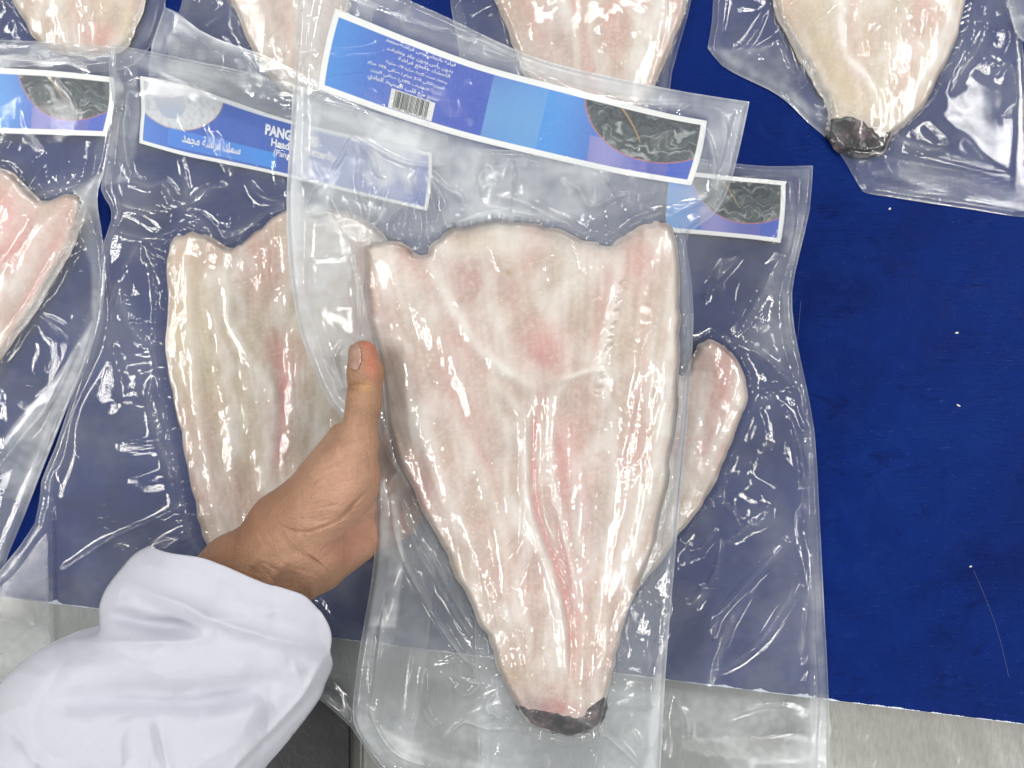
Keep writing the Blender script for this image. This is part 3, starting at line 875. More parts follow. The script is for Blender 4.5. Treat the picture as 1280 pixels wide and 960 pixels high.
bag1 = Bag(P_L, [(-140, 52), (-140, 52), (-60, 54), (0, 57), (70, 60), (154, 66), (154, 66), (146, 120), (138, 180), (131, 214), (123, 238), (123, 262), (129, 300), (132, 345), (127, 392), (112, 440), (86, 505), (52, 590), (12, 690), (-20, 740), (-150, 760), (-150, 760)],
    'leftmost clear bag, cut by the left edge, its right margin curled up', .0011, f1, seed=27, haze=.09, warp=w1, clear=[[(-200, 80), (0, 89), (147, 100), (134, 171), (0, 167), (-205, 155)]],
    creases=[([(120, 240), (100, 262), (92, 285), (104, 310), (116, 345), (114, 385)], 3, 3.0), ([(85, 300), (62, 340), (36, 385), (6, 425), (-10, 450)], 2.2, 1.6), ([(106, 300), (80, 342), (56, 380), (30, 420), (0, 470)], 2.5, 1.8),
             ([(131, 214), (100, 236), (60, 246), (40, 250)], 4, 2.0), ([(118, 395), (96, 440), (66, 500), (20, 560), (-10, 590)], 4, 2.6),
             ([(24, 122), (30, 165), (60, 190)], 2, 1.0), ([(75, 100), (92, 120), (98, 140)], 1.6, .8)],
    hazes=[([(133, 210), (104, 245), (98, 280), (117, 330), (119, 400), (90, 452), (45, 505), (0, 560), (-150, 650), (-150, 760), (0, 712), (55, 592), (112, 440), (132, 350), (124, 240)], .36, 3),
           ([(-140, 50), (150, 65), (148, 96), (0, 86), (-140, 80)], .10, 4)],
    seals=[([(0, 72), (150, 84)], 9, .6)])
lb = Label(bag1, [(-200, 80), (-100, 83), (0, 89), (75, 93), (147, 100)], [(-205, 155), (-100, 162), (0, 167), (70, 169), (134, 171)])
lb.card(front_print(51, False, cx=.855, gl=(.0, .58)), .0007)

# --- second pouch, PANGA label
P2 = Plane(.003)
def w2(x, y):
    return .015*smooth(-(150-480)/FPX*CAM_H, -(85-480)/FPX*CAM_H, y)+.006*smooth(-.21, -.30, x)*smooth(.25, .05, y)
f2 = Fish(P2, [(208, 312), (214, 298), (232, 290), (252, 292), (268, 300), (282, 308), (300, 304), (325, 284), (350, 264), (385, 255), (430, 262), (470, 285), (500, 330), (510, 420), (500, 520), (470, 620), (430, 700), (380, 740), (310, 730), (262, 690), (246, 650), (236, 600), (224, 540), (214, 490), (206, 440), (207, 370)], .014,
          [('soft', [(246, 300), (252, 380), (262, 460), (278, 560), (290, 640)], 8, -1.3, 'yel', .4), ('ridge', [(276, 305), (284, 350), (290, 400), (310, 440), (326, 470)], 5, 1.3, 'pale', .5),
           ('ridge', [(350, 400), (352, 440), (356, 480), (352, 520), (346, 560), (345, 600)], 7, -2.2, 'pink', .9), ('soft', [(310, 440), (334, 470), (344, 510), (340, 560), (330, 620)], 6, 1.7, 'pale', .7),
           ('soft', [(236, 300), (234, 380), (244, 470), (256, 560), (268, 640)], 7, 1.0, 'pale', .35), ('soft', [(300, 480), (312, 560), (312, 640)], 8, -.9, 'yel', .3),
           ('soft', [(360, 280), (366, 340), (352, 400)], 10, 1.2, 'pale', .4)],
          [(355, 535, 14, 44, 0, 'deep', .55), (325, 346, 7, 4, 0, 'spot', .7), (298, 352, 8, 4, 0, 'spot', .4), (230, 400, 26, 110, 4, 'yel', .55), (330, 340, 34, 40, 0, 'pink', .25), (345, 440, 14, 20, 0, 'pink', .4), (280, 620, 40, 40, 0, 'pink', .3)],
          srgb(208, 192, 172), 16, focus=(420, 1300))
f2.build('yellowish fillet in the bag left of the held one, partly behind the hand', .0010)
bag2 = Bag(P2, [(152, 66), (152, 66), (200, 75), (250, 86), (322, 100), (390, 120), (470, 142), (560, 170), (560, 170), (566, 300), (560, 500), (545, 700), (525, 880), (500, 985), (500, 985), (470, 955), (438, 908), (397, 872), (397, 872),
                (300, 880), (150, 876), (60, 862), (0, 851), (-70, 838), (-70, 838), (-50, 760), (0, 716), (12, 704), (50, 652), (58, 600), (76, 556), (104, 470), (124, 400), (129, 340), (134, 305), (143, 276), (140, 258), (129, 238), (134, 200), (143, 130)],
    'clear bag with the PANGA label, behind the hand', .00105, f2, seed=28, haze=.085, warp=w2, clear=[[(185, 103), (290, 128), (360, 150), (540, 192), (534, 264), (365, 223), (290, 207), (176, 180)]],
    creases=[([(165, 115), (158, 145), (160, 190), (166, 215), (175, 232)], 2.5, 2.2), ([(160, 110), (176, 112), (186, 104)], 2.5, 1.5), ([(166, 225), (190, 236), (206, 232), (222, 252), (236, 266)], 3, 2.2),
             ([(232, 262), (258, 240), (285, 232)], 3.5, 1.6), ([(236, 262), (256, 280), (276, 300)], 3.5, 1.8), ([(310, 225), (325, 245), (362, 258)], 3, 2.0), ([(276, 282), (288, 292), (310, 286), (330, 270)], 2.5, 1.6),
             ([(182, 306), (172, 328), (162, 342)], 3, 1.5), ([(185, 310), (198, 335), (204, 372), (206, 410)], 3, 2.0), ([(150, 350), (166, 390), (188, 425), (205, 432)], 4, 2.0), ([(198, 468), (196, 505), (210, 560), (222, 600), (228, 640)], 4, 2.2),
             ([(232, 600), (242, 650), (252, 680), (258, 690)], 3, 2.0), ([(71, 560), (72, 620), (74, 700), (75, 800), (76, 850)], 2.2, 2.2), ([(74, 714), (110, 692), (150, 668), (195, 648), (238, 628)], 2.0, 1.4),
             ([(140, 250), (170, 262), (215, 268)], 3, 1.4), ([(145, 290), (190, 300), (215, 296)], 3, 1.2), ([(226, 196), (236, 236), (228, 260)], 3, 1.0), ([(418, 520), (424, 545), (428, 560)], 3, 1.0),
             ([(404, 862), (420, 878), (436, 908)], 2.2, 1.8), ([(308, 500), (316, 540), (320, 560)], 2, 1.0), ([(268, 160), (285, 200), (292, 222)], 1.6, 1.0), ([(255, 152), (275, 195), (284, 218)], 1.3, .8)],
    hazes=[([(-70, 838), (-50, 760), (0, 716), (50, 652), (58, 600), (70, 570), (72, 700), (76, 850), (0, 851)], .14, 4), ([(152, 66), (560, 170), (560, 195), (330, 130), (185, 96), (170, 230), (128, 236)], .13, 4)],
    seals=[([(165, 85), (330, 118), (470, 155)], 9, .9), ([(-60, 790), (40, 800), (100, 815)], 26, 1.2), ([(430, 700), (440, 800), (450, 900)], 14, .5)])
lb = Label(bag2, [(185, 103), (235, 112), (290, 128), (360, 150), (450, 172), (540, 192)], [(176, 180), (230, 195), (290, 207), (365, 223), (450, 244), (534, 264)])
lb.card(back_print(61), .0006)
lb.text(arabic('سمك فراشة مجمد'), .245, .20, .15, width=.20, anchor='c', bold=.02)
lb.text('PANGASIUS', .422, .65, .17, width=.185, bold=.05)
lb.text('Headless Butterfly', .447, .475, .135, width=.225, bold=.03)
lb.text('(Pangasius)', .458, .325, .11, width=.115, bold=.015)

# --- pouch behind the held one, on the right
P3_ = Plane(.003)
f3 = Fish(P3_, [(874, 432), (886, 425), (900, 428), (916, 440), (930, 462), (936, 488), (930, 516), (916, 548), (904, 582), (888, 616), (866, 648), (846, 674), (820, 712), (780, 750), (730, 760), (680, 700), (660, 600), (650, 480), (690, 420), (760, 410), (820, 440), (850, 470), (862, 456)], .013,
          [('soft', [(888, 435), (880, 500), (866, 560), (850, 620)], 8, 1.3, 'pale', .6), ('soft', [(920, 450), (922, 500), (896, 560), (870, 620)], 8, .8, 'pale', .7)],
          [(905, 470, 26, 60, -10, 'pink', .6), (880, 450, 12, 16, 0, 'deep', .45), (882, 560, 10, 30, -20, 'pink', .3)], srgb(214, 196, 184), 17, focus=(770, 900))
f3.build('pinkish fillet flap sticking out to the right from behind the held bag', .0011)
bag3 = Bag(P3_, [(590, 186), (590, 186), (700, 190), (800, 192), (870, 198), (915, 204), (962, 208), (1016, 207), (1016, 207), (1012, 262), (999, 318), (990, 365), (993, 412), (1005, 470), (1018, 540), (1024, 640), (1030, 760), (1036, 880), (1038, 1040), (1038, 1040),
                 (600, 1040), (600, 1040), (590, 600), (588, 400)],
    'clear bag behind the held one, on its right, reaching past the board edge', .00105, f3, seed=29, haze=.085, clear=[[(838, 213), (981, 227), (975, 304), (832, 290)]],
    creases=[([(964, 212), (966, 232), (975, 250), (979, 285), (962, 306)], 2.6, 2.0), ([(985, 214), (992, 260), (984, 320)], 3, 1.5), ([(925, 322), (900, 345), (884, 362), (882, 380)], 3.4, 2.2), ([(905, 325), (894, 350), (905, 372)], 3, 1.6),
             ([(890, 424), (905, 420), (915, 430), (950, 445), (985, 478), (1010, 505)], 3.2, 2.4), ([(915, 425), (935, 395), (958, 355), (975, 318)], 4.5, 2.0), ([(970, 505), (985, 520), (998, 555), (1003, 600), (1000, 640)], 3, 2.0),
             ([(940, 500), (960, 498), (952, 488)], 3.5, 1.6), ([(948, 562), (960, 556), (966, 560)], 3, 1.3), ([(898, 590), (897, 620), (915, 640), (922, 652)], 3, 2.0), ([(962, 630), (950, 650), (928, 660), (912, 680)], 4.5, 2.4),
             ([(900, 672), (895, 710), (880, 740), (868, 765)], 3, 1.6), ([(985, 672), (960, 700), (930, 730), (912, 750), (895, 772), (890, 800)], 4, 2.6), ([(1000, 728), (975, 760), (956, 790), (925, 820), (895, 842)], 4, 2.6),
             ([(940, 740), (915, 775), (895, 830), (880, 862)], 3, 1.5), ([(1010, 735), (1005, 780), (1000, 830)], 3, 1.5), ([(1002, 610), (1012, 640), (1016, 665)], 3.2, 1.8), ([(862, 758), (880, 730)], 3, 1.5), ([(845, 880), (860, 900), (858, 940)], 3, 1.5),
             ([(1000, 560), (1010, 600), (1016, 700), (1020, 820), (1022, 960)], 2.2, 1.2), ([(850, 700), (870, 690), (895, 660)], 3.2, 1.6), ([(840, 860), (830, 900), (836, 950)], 2.6, 1.2), ([(900, 900), (960, 880), (1010, 890)], 3, 1.2)],
    hazes=[([(916, 204), (1016, 207), (999, 318), (990, 365), (1010, 505), (960, 450), (915, 425), (960, 350), (982, 300)], .10, 5), ([(1000, 500), (1018, 540), (1036, 880), (1038, 1040), (1012, 1040), (1006, 700)], .08, 4), ([(600, 840), (830, 862), (1040, 880), (1040, 1040), (600, 1040)], .30, 10)],
    seals=[([(830, 925), (900, 930), (1036, 935)], 12, 1.4), ([(920, 214), (1010, 216)], 8, .6)])
lb = Label(bag3, [(838, 213), (880, 217), (915, 221), (950, 224), (981, 227)], [(832, 290), (870, 293), (915, 297), (945, 300), (975, 304)])
lb.card(end_print(52), .0006)

# ------------------------------------------------------------------ the held pouch
GY = .24
PH = Plane(.118, 0, GY)
def wh(x, y): return .004*np.sin(x*16+1.0)*smooth(.03, .16, y)+.0025*np.sin(y*22)+.002*noise(x*9, y*9, 90)
fh = Fish(PH, [(455, 318), (462, 305), (480, 301), (505, 306), (530, 320), (543, 302), (566, 287), (600, 279), (640, 276), (672, 281), (705, 290), (735, 301), (764, 306), (786, 291), (812, 279), (832, 280), (845, 300), (849, 340), (851, 400),
               (849, 470), (844, 545), (836, 610), (820, 680), (800, 730), (782, 780), (768, 830), (758, 872), (750, 905), (722, 919), (690, 917), (660, 903), (645, 882), (634, 862), (622, 838), (612, 805), (590, 766), (565, 712),
               (534, 655), (508, 602), (488, 552), (478, 500), (468, 432), (458, 370)], .015,
          [('ridge', [(533, 322), (552, 360), (578, 405), (604, 440), (640, 468), (678, 490)], 7, 2.2, 'pale', .8),
           ('soft', [(640, 290), (652, 340), (668, 400), (684, 450)], 34, -3.6, None, 0), ('soft', [(580, 300), (596, 350), (630, 410)], 20, -1.6, None, 0),
           ('soft', [(500, 318), (540, 400), (590, 480), (640, 560)], 15, 2.6, 'pale', .25), ('soft', [(806, 300), (796, 400), (782, 500), (770, 600)], 16, 2.4, None, 0),
           ('soft', [(480, 330), (510, 450), (560, 580), (620, 720), (660, 830)], 16, 2.0, None, 0),
           ('ridge', [(776, 312), (772, 350), (762, 400), (752, 450), (756, 490), (772, 540)], 6, 2.0, 'pale', .7),
           ('soft', [(766, 330), (752, 380), (742, 440), (735, 475)], 8, -1.8, 'pink', .35),
           ('ridge', [(600, 470), (632, 492), (652, 520), (656, 570), (658, 620), (668, 665), (686, 715), (699, 765), (703, 820), (698, 872)], 6, 3.0, 'pale', .9),
           ('ridge', [(676, 478), (669, 530), (667, 590), (672, 640), (686, 680), (702, 725), (713, 780), (714, 862)], 5, -3.2, 'pink', .95),
           ('ridge', [(690, 480), (686, 540), (691, 600), (703, 660), (717, 730), (724, 810)], 4, 2.0, 'pale', .8),
           ('ridge', [(690, 480), (716, 470), (748, 462), (766, 480)], 4, 1.4, 'pale', .6),
           ('soft', [(612, 300), (610, 350), (628, 420), (655, 470)], 8, 1.4, 'pale', .45),
           ('soft', [(500, 330), (520, 430), (556, 540), (600, 660), (640, 780)], 10, -1.0, None, 0),
           ('soft', [(476, 340), (498, 450), (536, 570), (584, 690)], 10, .9, 'pale', .35),
           ('soft', [(570, 520), (606, 600), (636, 700), (656, 790)], 9, 1.2, 'pale', .25),
           ('soft', [(540, 420), (580, 520), (620, 610), (650, 720)], 7, -.9, 'pink', .25),
           ('soft', [(812, 300), (806, 400), (800, 500), (784, 620), (760, 720), (744, 800)], 8, -.8, 'pink', .2),
           ('soft', [(838, 320), (838, 430), (828, 540), (806, 650), (770, 760)], 8, 1.0, 'pale', .9),
           ('soft', [(720, 510), (730, 600), (732, 700), (726, 800), (726, 850)], 8, -1.2, 'pink', .35),
           ('soft', [(760, 520), (768, 600), (758, 690), (738, 790)], 7, 1.0, 'pale', .45),
           ('soft', [(700, 500), (706, 580), (712, 680), (718, 780)], 6, .8, 'pink', .35),
           ('soft', [(690, 630), (706, 700), (720, 760), (722, 830)], 4, -1.2, 'pink', .6)]
          + [('soft', [(779-k*1.7+2.5*math.sin(k*2.3), 352+k*8.6+2*math.sin(k*1.7)), (771-k*1.7-3*math.sin(k*3.1)**2, 357+k*8.6+2.5*math.cos(k*2.9))], 1.5+.8*math.sin(k*5.1), -2.6, 'dark' if k in (2, 3, 8) else 'deep', .22+.12*math.sin(k*1.9)) for k in range(17) if k not in (5, 11)]
          + [('soft', [(752+6*math.sin(k*2.1), 520+k*16), (742+5*math.sin(k*1.3), 526+k*16)], 2, -.9, 'deep', .15) for k in (0, 1, 3, 4, 6, 7, 8, 11)],
          [(585, 352, 28, 22, -20, 'deep', .40), (682, 432, 30, 30, 0, 'pink', .65), (676, 445, 12, 10, 0, 'deep', .4), (760, 345, 8, 16, 0, 'deep', .35), (634, 341, 5, 4, 0, 'spot', .8), (660, 300, 40, 14, 0, 'pale', .4), (600, 300, 30, 14, 0, 'yel', .35),
           (700, 570, 16, 60, 6, 'pink', .45), (740, 840, 16, 24, 0, 'deep', .35), (800, 330, 16, 24, 0, 'pink', .35), (690, 884, 44, 16, 0, 'deep', .7), (668, 880, 22, 12, 0, 'grey', .5), (640, 845, 26, 18, 0, 'spot', .4), (520, 620, 30, 60, -30, 'pink', .3), (560, 440, 26, 60, -25, 'pink', .2), (700, 680, 8, 40, 10, 'pink', .4)],
          srgb(214, 193, 180), 18, warp=wh, focus=(705, 1180))
fh.build('large butterflied fillet with a dark skin stump, in the bag held by the hand', .0008,
         tail=[(646, 876), (662, 879), (690, 884), (712, 888), (728, 886), (736, 874), (757, 868), (759, 885), (752, 905), (735, 915), (715, 921), (690, 918), (664, 906), (650, 892)])
held_outline = [(372, -60), (372, -60), (430, -40), (516, 0), (562, 22), (600, 42), (640, 62), (680, 78), (722, 90), (790, 104), (860, 116), (938, 126), (938, 126), (928, 170), (917, 214), (904, 250), (888, 272), (868, 286), (856, 302), (861, 340), (866, 395), (863, 470), (857, 560),
                (846, 680), (834, 800), (828, 890), (824, 990), (824, 990), (640, 990), (520, 975), (480, 956), (448, 914), (442, 880), (452, 800), (462, 740), (468, 690), (469, 640), (468, 600), (462, 560), (440, 535), (412, 505), (392, 460), (376, 415), (366, 360), (360, 300), (358, 240), (362, 150), (366, 60)]
bagh = Bag(PH, held_outline, 'large clear bag with a barcode label, held up in front of the others', .00082, fh, seed=30, haze=.15, warp=wh, slack=.0028, clear=[[(417, 6), (520, 50), (600, 82), (680, 106), (760, 127), (883, 152), (862, 234), (760, 218), (600, 180), (480, 141), (396, 109)]],
    creases=[
     # fans between label and fish
     ([(440, 168), (428, 195), (412, 220)], 2, 1.8), ([(440, 168), (450, 200), (449, 230), (458, 262), (463, 290)], 2, 2.4), ([(444, 172), (466, 200), (472, 218), (484, 220)], 2.2, 2.0), ([(440, 172), (437, 196)], 2, 1.2),
     ([(464, 230), (464, 262), (464, 290)], 1.8, 2.0), ([(476, 236), (468, 262), (466, 290)], 1.8, 2.0), ([(486, 238), (478, 270), (468, 292)], 1.8, 2.0), ([(450, 170), (480, 192), (520, 208), (556, 208)], 2, 1.6),
     ([(510, 252), (490, 276), (487, 290), (498, 306)], 2.4, 2.4), ([(512, 250), (509, 275), (505, 302)], 3, 2.6), ([(525, 212), (520, 230), (532, 260), (536, 285), (534, 308)], 2.6, 2.6), ([(536, 216), (548, 245), (556, 275), (562, 292)], 2.2, 2.4),
     ([(540, 216), (556, 236), (580, 252)], 2, 1.6), ([(568, 236), (580, 255), (576, 262)], 2.4, 1.4), ([(388, 186), (398, 214), (404, 228), (386, 250), (382, 264), (392, 270), (420, 270), (440, 300), (452, 302)], 2.4, 2.4),
     ([(412, 245), (430, 275), (450, 296)], 2.6, 2.2), ([(400, 228), (378, 226), (360, 212)], 3, 1.6), ([(612, 212), (600, 226), (606, 246)], 2.4, 1.8), ([(620, 232), (606, 240), (604, 252)], 2.2, 1.4),
     ([(620, 252), (650, 256), (680, 272), (712, 290), (728, 300)], 4, 2.6), ([(700, 226), (722, 240), (735, 262), (768, 250), (790, 246)], 2.2, 2.0), ([(742, 232), (742, 258)], 2, 1.4), ([(790, 246), (808, 252), (826, 232)], 2.2, 1.8),
     ([(828, 270), (806, 282), (784, 292), (770, 306)], 3, 3.0), ([(836, 272), (860, 262), (885, 246), (900, 230)], 4.5, 3.2), ([(850, 288), (870, 270), (895, 250)], 3.5, 2.6), ([(826, 268), (838, 276), (846, 292)], 2.2, 1.8),
     ([(868, 150), (884, 175), (892, 210), (895, 240)], 2.2, 1.6), ([(902, 140), (908, 170), (898, 215)], 2, 1.2), ([(700, 300), (760, 312), (800, 290)], 2.5, 1.6), ([(560, 290), (600, 272), (640, 268)], 2, 1.4),
     # over the label
     ([(384, 80), (420, 70), (470, 66), (505, 50)], 1.8, 1.6), ([(405, 60), (440, 58), (472, 48)], 1.6, 1.0), ([(532, 62), (530, 85), (534, 92)], 1.8, 1.0), ([(478, 130), (490, 118), (500, 100)], 1.8, 1.2), ([(456, 112), (466, 116), (470, 130)], 2, 1.5),
     ([(540, 105), (556, 130), (566, 148)], 1.5, 1.2), ([(552, 110), (565, 132), (574, 148)], 1.4, 1.1), ([(570, 125), (582, 145), (592, 160)], 1.4, 1.2), ([(525, 110), (534, 125)], 1.4, 1.0), ([(575, 108), (590, 104)], 1.6, 1.0), ([(810, 185), (828, 175), (842, 165)], 2.2, 1.4), ([(845, 142), (866, 130)], 2, 1.2),
     # head of the bag
     ([(556, 28), (565, 40), (575, 26), (562, 20)], 1.8, 1.2), ([(590, 42), (610, 56), (630, 48), (640, 64)], 2.4, 1.6), ([(605, 60), (625, 70), (650, 78)], 2.2, 1.4), ([(360, 76), (378, 68), (396, 62)], 2.4, 1.6), ([(500, 4), (520, 14), (540, 16)], 2, 1.2),
     # left margin, above and below the hand
     ([(440, 320), (448, 350), (452, 400), (448, 430)], 2, 2.0), ([(452, 310), (460, 360), (466, 410), (462, 424), (440, 422)], 2.2, 2.2), ([(430, 425), (422, 450), (428, 478), (432, 488)], 2.2, 1.8), ([(404, 455), (420, 470), (430, 492)], 2.6, 1.5),
     ([(474, 505), (474, 540), (486, 570), (500, 588)], 1.8, 2.0), ([(500, 588), (488, 600), (478, 622)], 2.2, 1.8), ([(486, 615), (492, 660), (510, 710), (540, 760), (575, 810), (610, 838)], 2.4, 3.0), ([(500, 620), (520, 680), (556, 740), (596, 800), (622, 832)], 2, 2.4),
     ([(488, 625), (505, 690), (530, 740), (566, 800), (600, 835)], 1.8, 1.6), ([(540, 690), (560, 730), (590, 780), (618, 820)], 1.8, 2.4), ([(552, 836), (568, 852), (582, 866), (600, 852), (585, 848), (556, 838)], 2.2, 1.8),
     ([(478, 760), (472, 830), (464, 880)], 1.8, 2.4), ([(470, 765), (462, 830), (460, 880)], 1.8, 1.8), ([(530, 830), (530, 880), (545, 905), (552, 925)], 2.6, 2.2), ([(555, 925), (580, 900), (610, 908), (650, 908)], 2, 1.6),
     ([(460, 882), (490, 935), (540, 960)], 2.2, 1.8), ([(620, 860), (608, 880), (628, 892), (636, 905), (642, 878)], 2, 2.0), ([(665, 930), (672, 918), (690, 925)], 2, 1.4), ([(598, 920), (600, 940)], 2, 1.0), ([(622, 934), (626, 944)], 2.4, 1.4),
     # over the fish and tail
     ([(655, 540), (656, 600), (652, 660), (648, 700)], 1.4, 1.6), ([(660, 698), (650, 718), (636, 740), (624, 748)], 1.5, 1.5), ([(626, 766), (650, 785), (664, 805)], 1.8, 1.6), ([(696, 862), (712, 882), (736, 900), (752, 910), (780, 936), (806, 965)], 2.6, 2.6, 'ridge', .3),
     ([(752, 912), (745, 940), (742, 965)], 2.2, 1.8), ([(716, 815), (714, 850)], 1.5, 1.4), ([(712, 806), (726, 800)], 1.6, 1.3), ([(728, 812), (742, 802)], 1.4, 1.1), ([(684, 488), (730, 460), (756, 438)], 1.4, 1.0), ([(560, 720), (600, 710), (640, 690)], 1.1, .6),
     ([(760, 880), (764, 820), (784, 760), (812, 700)], 1.8, 2.2), ([(832, 520), (840, 600), (824, 690), (800, 750)], 1.6, 1.4), ([(808, 800), (810, 840)], 2.4, 1.6), ([(790, 910), (800, 930)], 2, 1.2), ([(495, 530), (520, 500)], 1.1, .7), ([(510, 570), (560, 540)], 1.1, .7),
     ([(845, 300), (856, 350), (856, 420)], 2, 1.2), ([(760, 490), (770, 510), (788, 530)], 1.6, 1.0), ([(612, 300), (614, 330), (628, 350)], 1.8, 1.2), ([(708, 296), (716, 320), (724, 344), (740, 330)], 1.8, 1.4), ([(682, 330), (684, 350), (700, 352)], 1.8, 1.2)],
    hazes=[([(372, -60), (516, 0), (640, 62), (722, 90), (938, 126), (917, 214), (888, 240), (880, 150), (640, 90), (520, 45), (420, 2), (398, 60), (392, 112), (366, 130)], .17, 5),
           ([(358, 240), (404, 262), (430, 290), (452, 320), (462, 400), (466, 470), (470, 560), (440, 535), (412, 505), (376, 415), (360, 300)], .44, 6),
           ([(845, 290), (866, 395), (846, 680), (828, 890), (790, 990), (824, 990), (806, 900), (826, 780), (842, 640), (852, 480)], .20, 4),
           ([(466, 600), (490, 620), (500, 760), (470, 900), (448, 914), (442, 880), (468, 690)], .10, 6), ([(440, 880), (500, 915), (600, 950), (640, 990), (520, 975), (448, 914)], .18, 6), ([(450, 850), (640, 880), (760, 925), (830, 860), (830, 1000), (520, 990)], .14, 22),
           ([(365, 110), (600, 190), (880, 245), (860, 262), (600, 290), (540, 300), (440, 300), (362, 250)], .26, 10), ([(362, 120), (440, 150), (520, 175), (530, 240), (480, 280), (362, 260)], .42, 16), ([(466, 590), (500, 620), (505, 700), (496, 780), (462, 780)], .34, 4)],
    seals=[([(370, 130), (430, 150), (520, 185), (600, 212)], 12, 1.6), ([(480, 22), (560, 58), (640, 86)], 10, 1.2), ([(362, 170), (360, 260), (372, 380)], 13, 1.2), ([(860, 330), (862, 450), (850, 600), (836, 760), (828, 900)], 8, 1.0),
           ([(455, 885), (500, 925), (560, 950), (660, 965), (760, 970)], 12, 1.6), ([(890, 130), (925, 160), (905, 230)], 12, .8)])
lh = Label(bagh, [(417, 6), (450, 20), (520, 50), (600, 82), (680, 106), (760, 127), (830, 143), (883, 152)], [(396, 109), (430, 122), (480, 141), (540, 162), (600, 180), (680, 200), (760, 218), (820, 228), (862, 234)])
lh.card(front_print(53, True, cx=.87, gl=(.0, .60)), .00045)
L1 = [('فيليه بانجاسيوس فراشة مجمد', .865, .045, .19), ('بدون رأس بدون جلد ونظيف', .775, .045, .175), ('الأحشاء مقطع فراشة', .70, .045, .14), ('يحفظ تحت درجة حرارة -18 مئوية', .615, .036, .165),
      ('الوزن الكلي 510 جرام | صافي 10% جرام', .535, .036, .205), ('نسبة التغليف 10% | صافي الوزن', .455, .036, .19), ('منتج من قلب المحيط الهادي', .365, .055, .19)]
for k, (tx, v, hv, wd) in enumerate(L1):
    lh.text(arabic(tx), .335-.004*k, v, hv, width=wd, anchor='r', bold=.012)
lh.rects('barcode_field', [(.187, .085, .305, .335)], M_WHITE, .0002)
rb = random.Random(5); u = .199; bars = []
while u < .292:
    w = rb.choice([.0012, .0012, .0022, .0032]); tall = .115 if rb.random() < .85 else .10
    bars.append((u, tall, u+w, .322)); u += w+rb.choice([.0011, .0016, .0024])
lh.rects('barcode_bars', bars, M_BLACK, .0004)
lh.text('6 281 00 7140 52', .199, .094, .018, width=.09, mat=M_BLACK, bold=0)
lh.text('510 g', .285, .035, .03, bold=0)

# ------------------------------------------------------------------ the person: hand, forearm, sleeve
def sdf_mesh(caps, lo, hi, h, kk=.006, crease=None):
    ax = [np.arange(lo[i], hi[i], h) for i in range(3)]
    X, Y, Z = np.meshgrid(*ax, indexing='ij')
    X = X.astype(np.float32); Y = Y.astype(np.float32); Z = Z.astype(np.float32)
    D = None
    for (a, b, ra, rb_, k) in caps:
        a = np.array(a); b = np.array(b); d = b-a; l2 = d@d+1e-12
        t = np.clip(((X-a[0])*d[0]+(Y-a[1])*d[1]+(Z-a[2])*d[2])/l2, 0, 1)
        q = np.sqrt((X-a[0]-t*d[0])**2+(Y-a[1]-t*d[1])**2+(Z-a[2]-t*d[2])**2)-(ra+(rb_-ra)*t)
        if D is None: D = q
        else:
            hh = np.clip(.5+.5*(D-q)/k, 0, 1); D = D*(1-hh)+q*hh-k*hh*(1-hh)
    return surface_nets(D, ax)
def surface_nets(D, ax):
    h = ax[0][1]-ax[0][0]; S = D < 0
    n = [s_-1 for s_ in D.shape]
    cnt = np.zeros(n, np.int32); pos = np.zeros((3, *n))
    cor = [(i, j, k) for i in (0, 1) for j in (0, 1) for k in (0, 1)]
    sl = lambda c: tuple(slice(c[i], c[i]+n[i]) for i in range(3))
    for a in cor:
        for ax_ in range(3):
            if a[ax_]: continue
            b = list(a); b[ax_] = 1; b = tuple(b)
            da = D[sl(a)]; db = D[sl(b)]; cr = (da < 0) != (db < 0)
            t = np.where(cr, da/(da-db+1e-12*(da == db)), 0)
            cnt += cr
            for q in range(3): pos[q] += np.where(cr, a[q]+(t if q == ax_ else 0), 0)
    act = cnt > 0; idx = -np.ones(n, np.int64); idx[act] = np.arange(act.sum())
    I = np.argwhere(act); c = cnt[act][:, None]
    V = (I+np.stack([pos[q][act] for q in range(3)], 1)/c)*h+np.array([ax[0][0], ax[1][0], ax[2][0]])
    F = []
    for q in range(3):
        u, v = [(1, 2), (2, 0), (0, 1)][q]
        a = [slice(None)]*3; b = [slice(None)]*3; a[q] = slice(0, -1); b[q] = slice(1, None)
        cr = S[tuple(a)] != S[tuple(b)]
        E_ = np.argwhere(cr); ok = (E_[:, u] > 0) & (E_[:, v] > 0) & (E_[:, u] < n[u]) & (E_[:, v] < n[v]); E_ = E_[ok]
        flip = ~S[tuple(E_.T)]
        def g(du, dv): e = E_.copy(); e[:, u] -= du; e[:, v] -= dv; return idx[tuple(e.T)]
        f = np.stack([g(1, 1), g(0, 1), g(0, 0), g(1, 0)], 1)
        f[flip] = f[flip][:, ::-1]; F.append(f)
    F = np.concatenate(F); F = F[(F >= 0).all(1)]
    return V, F

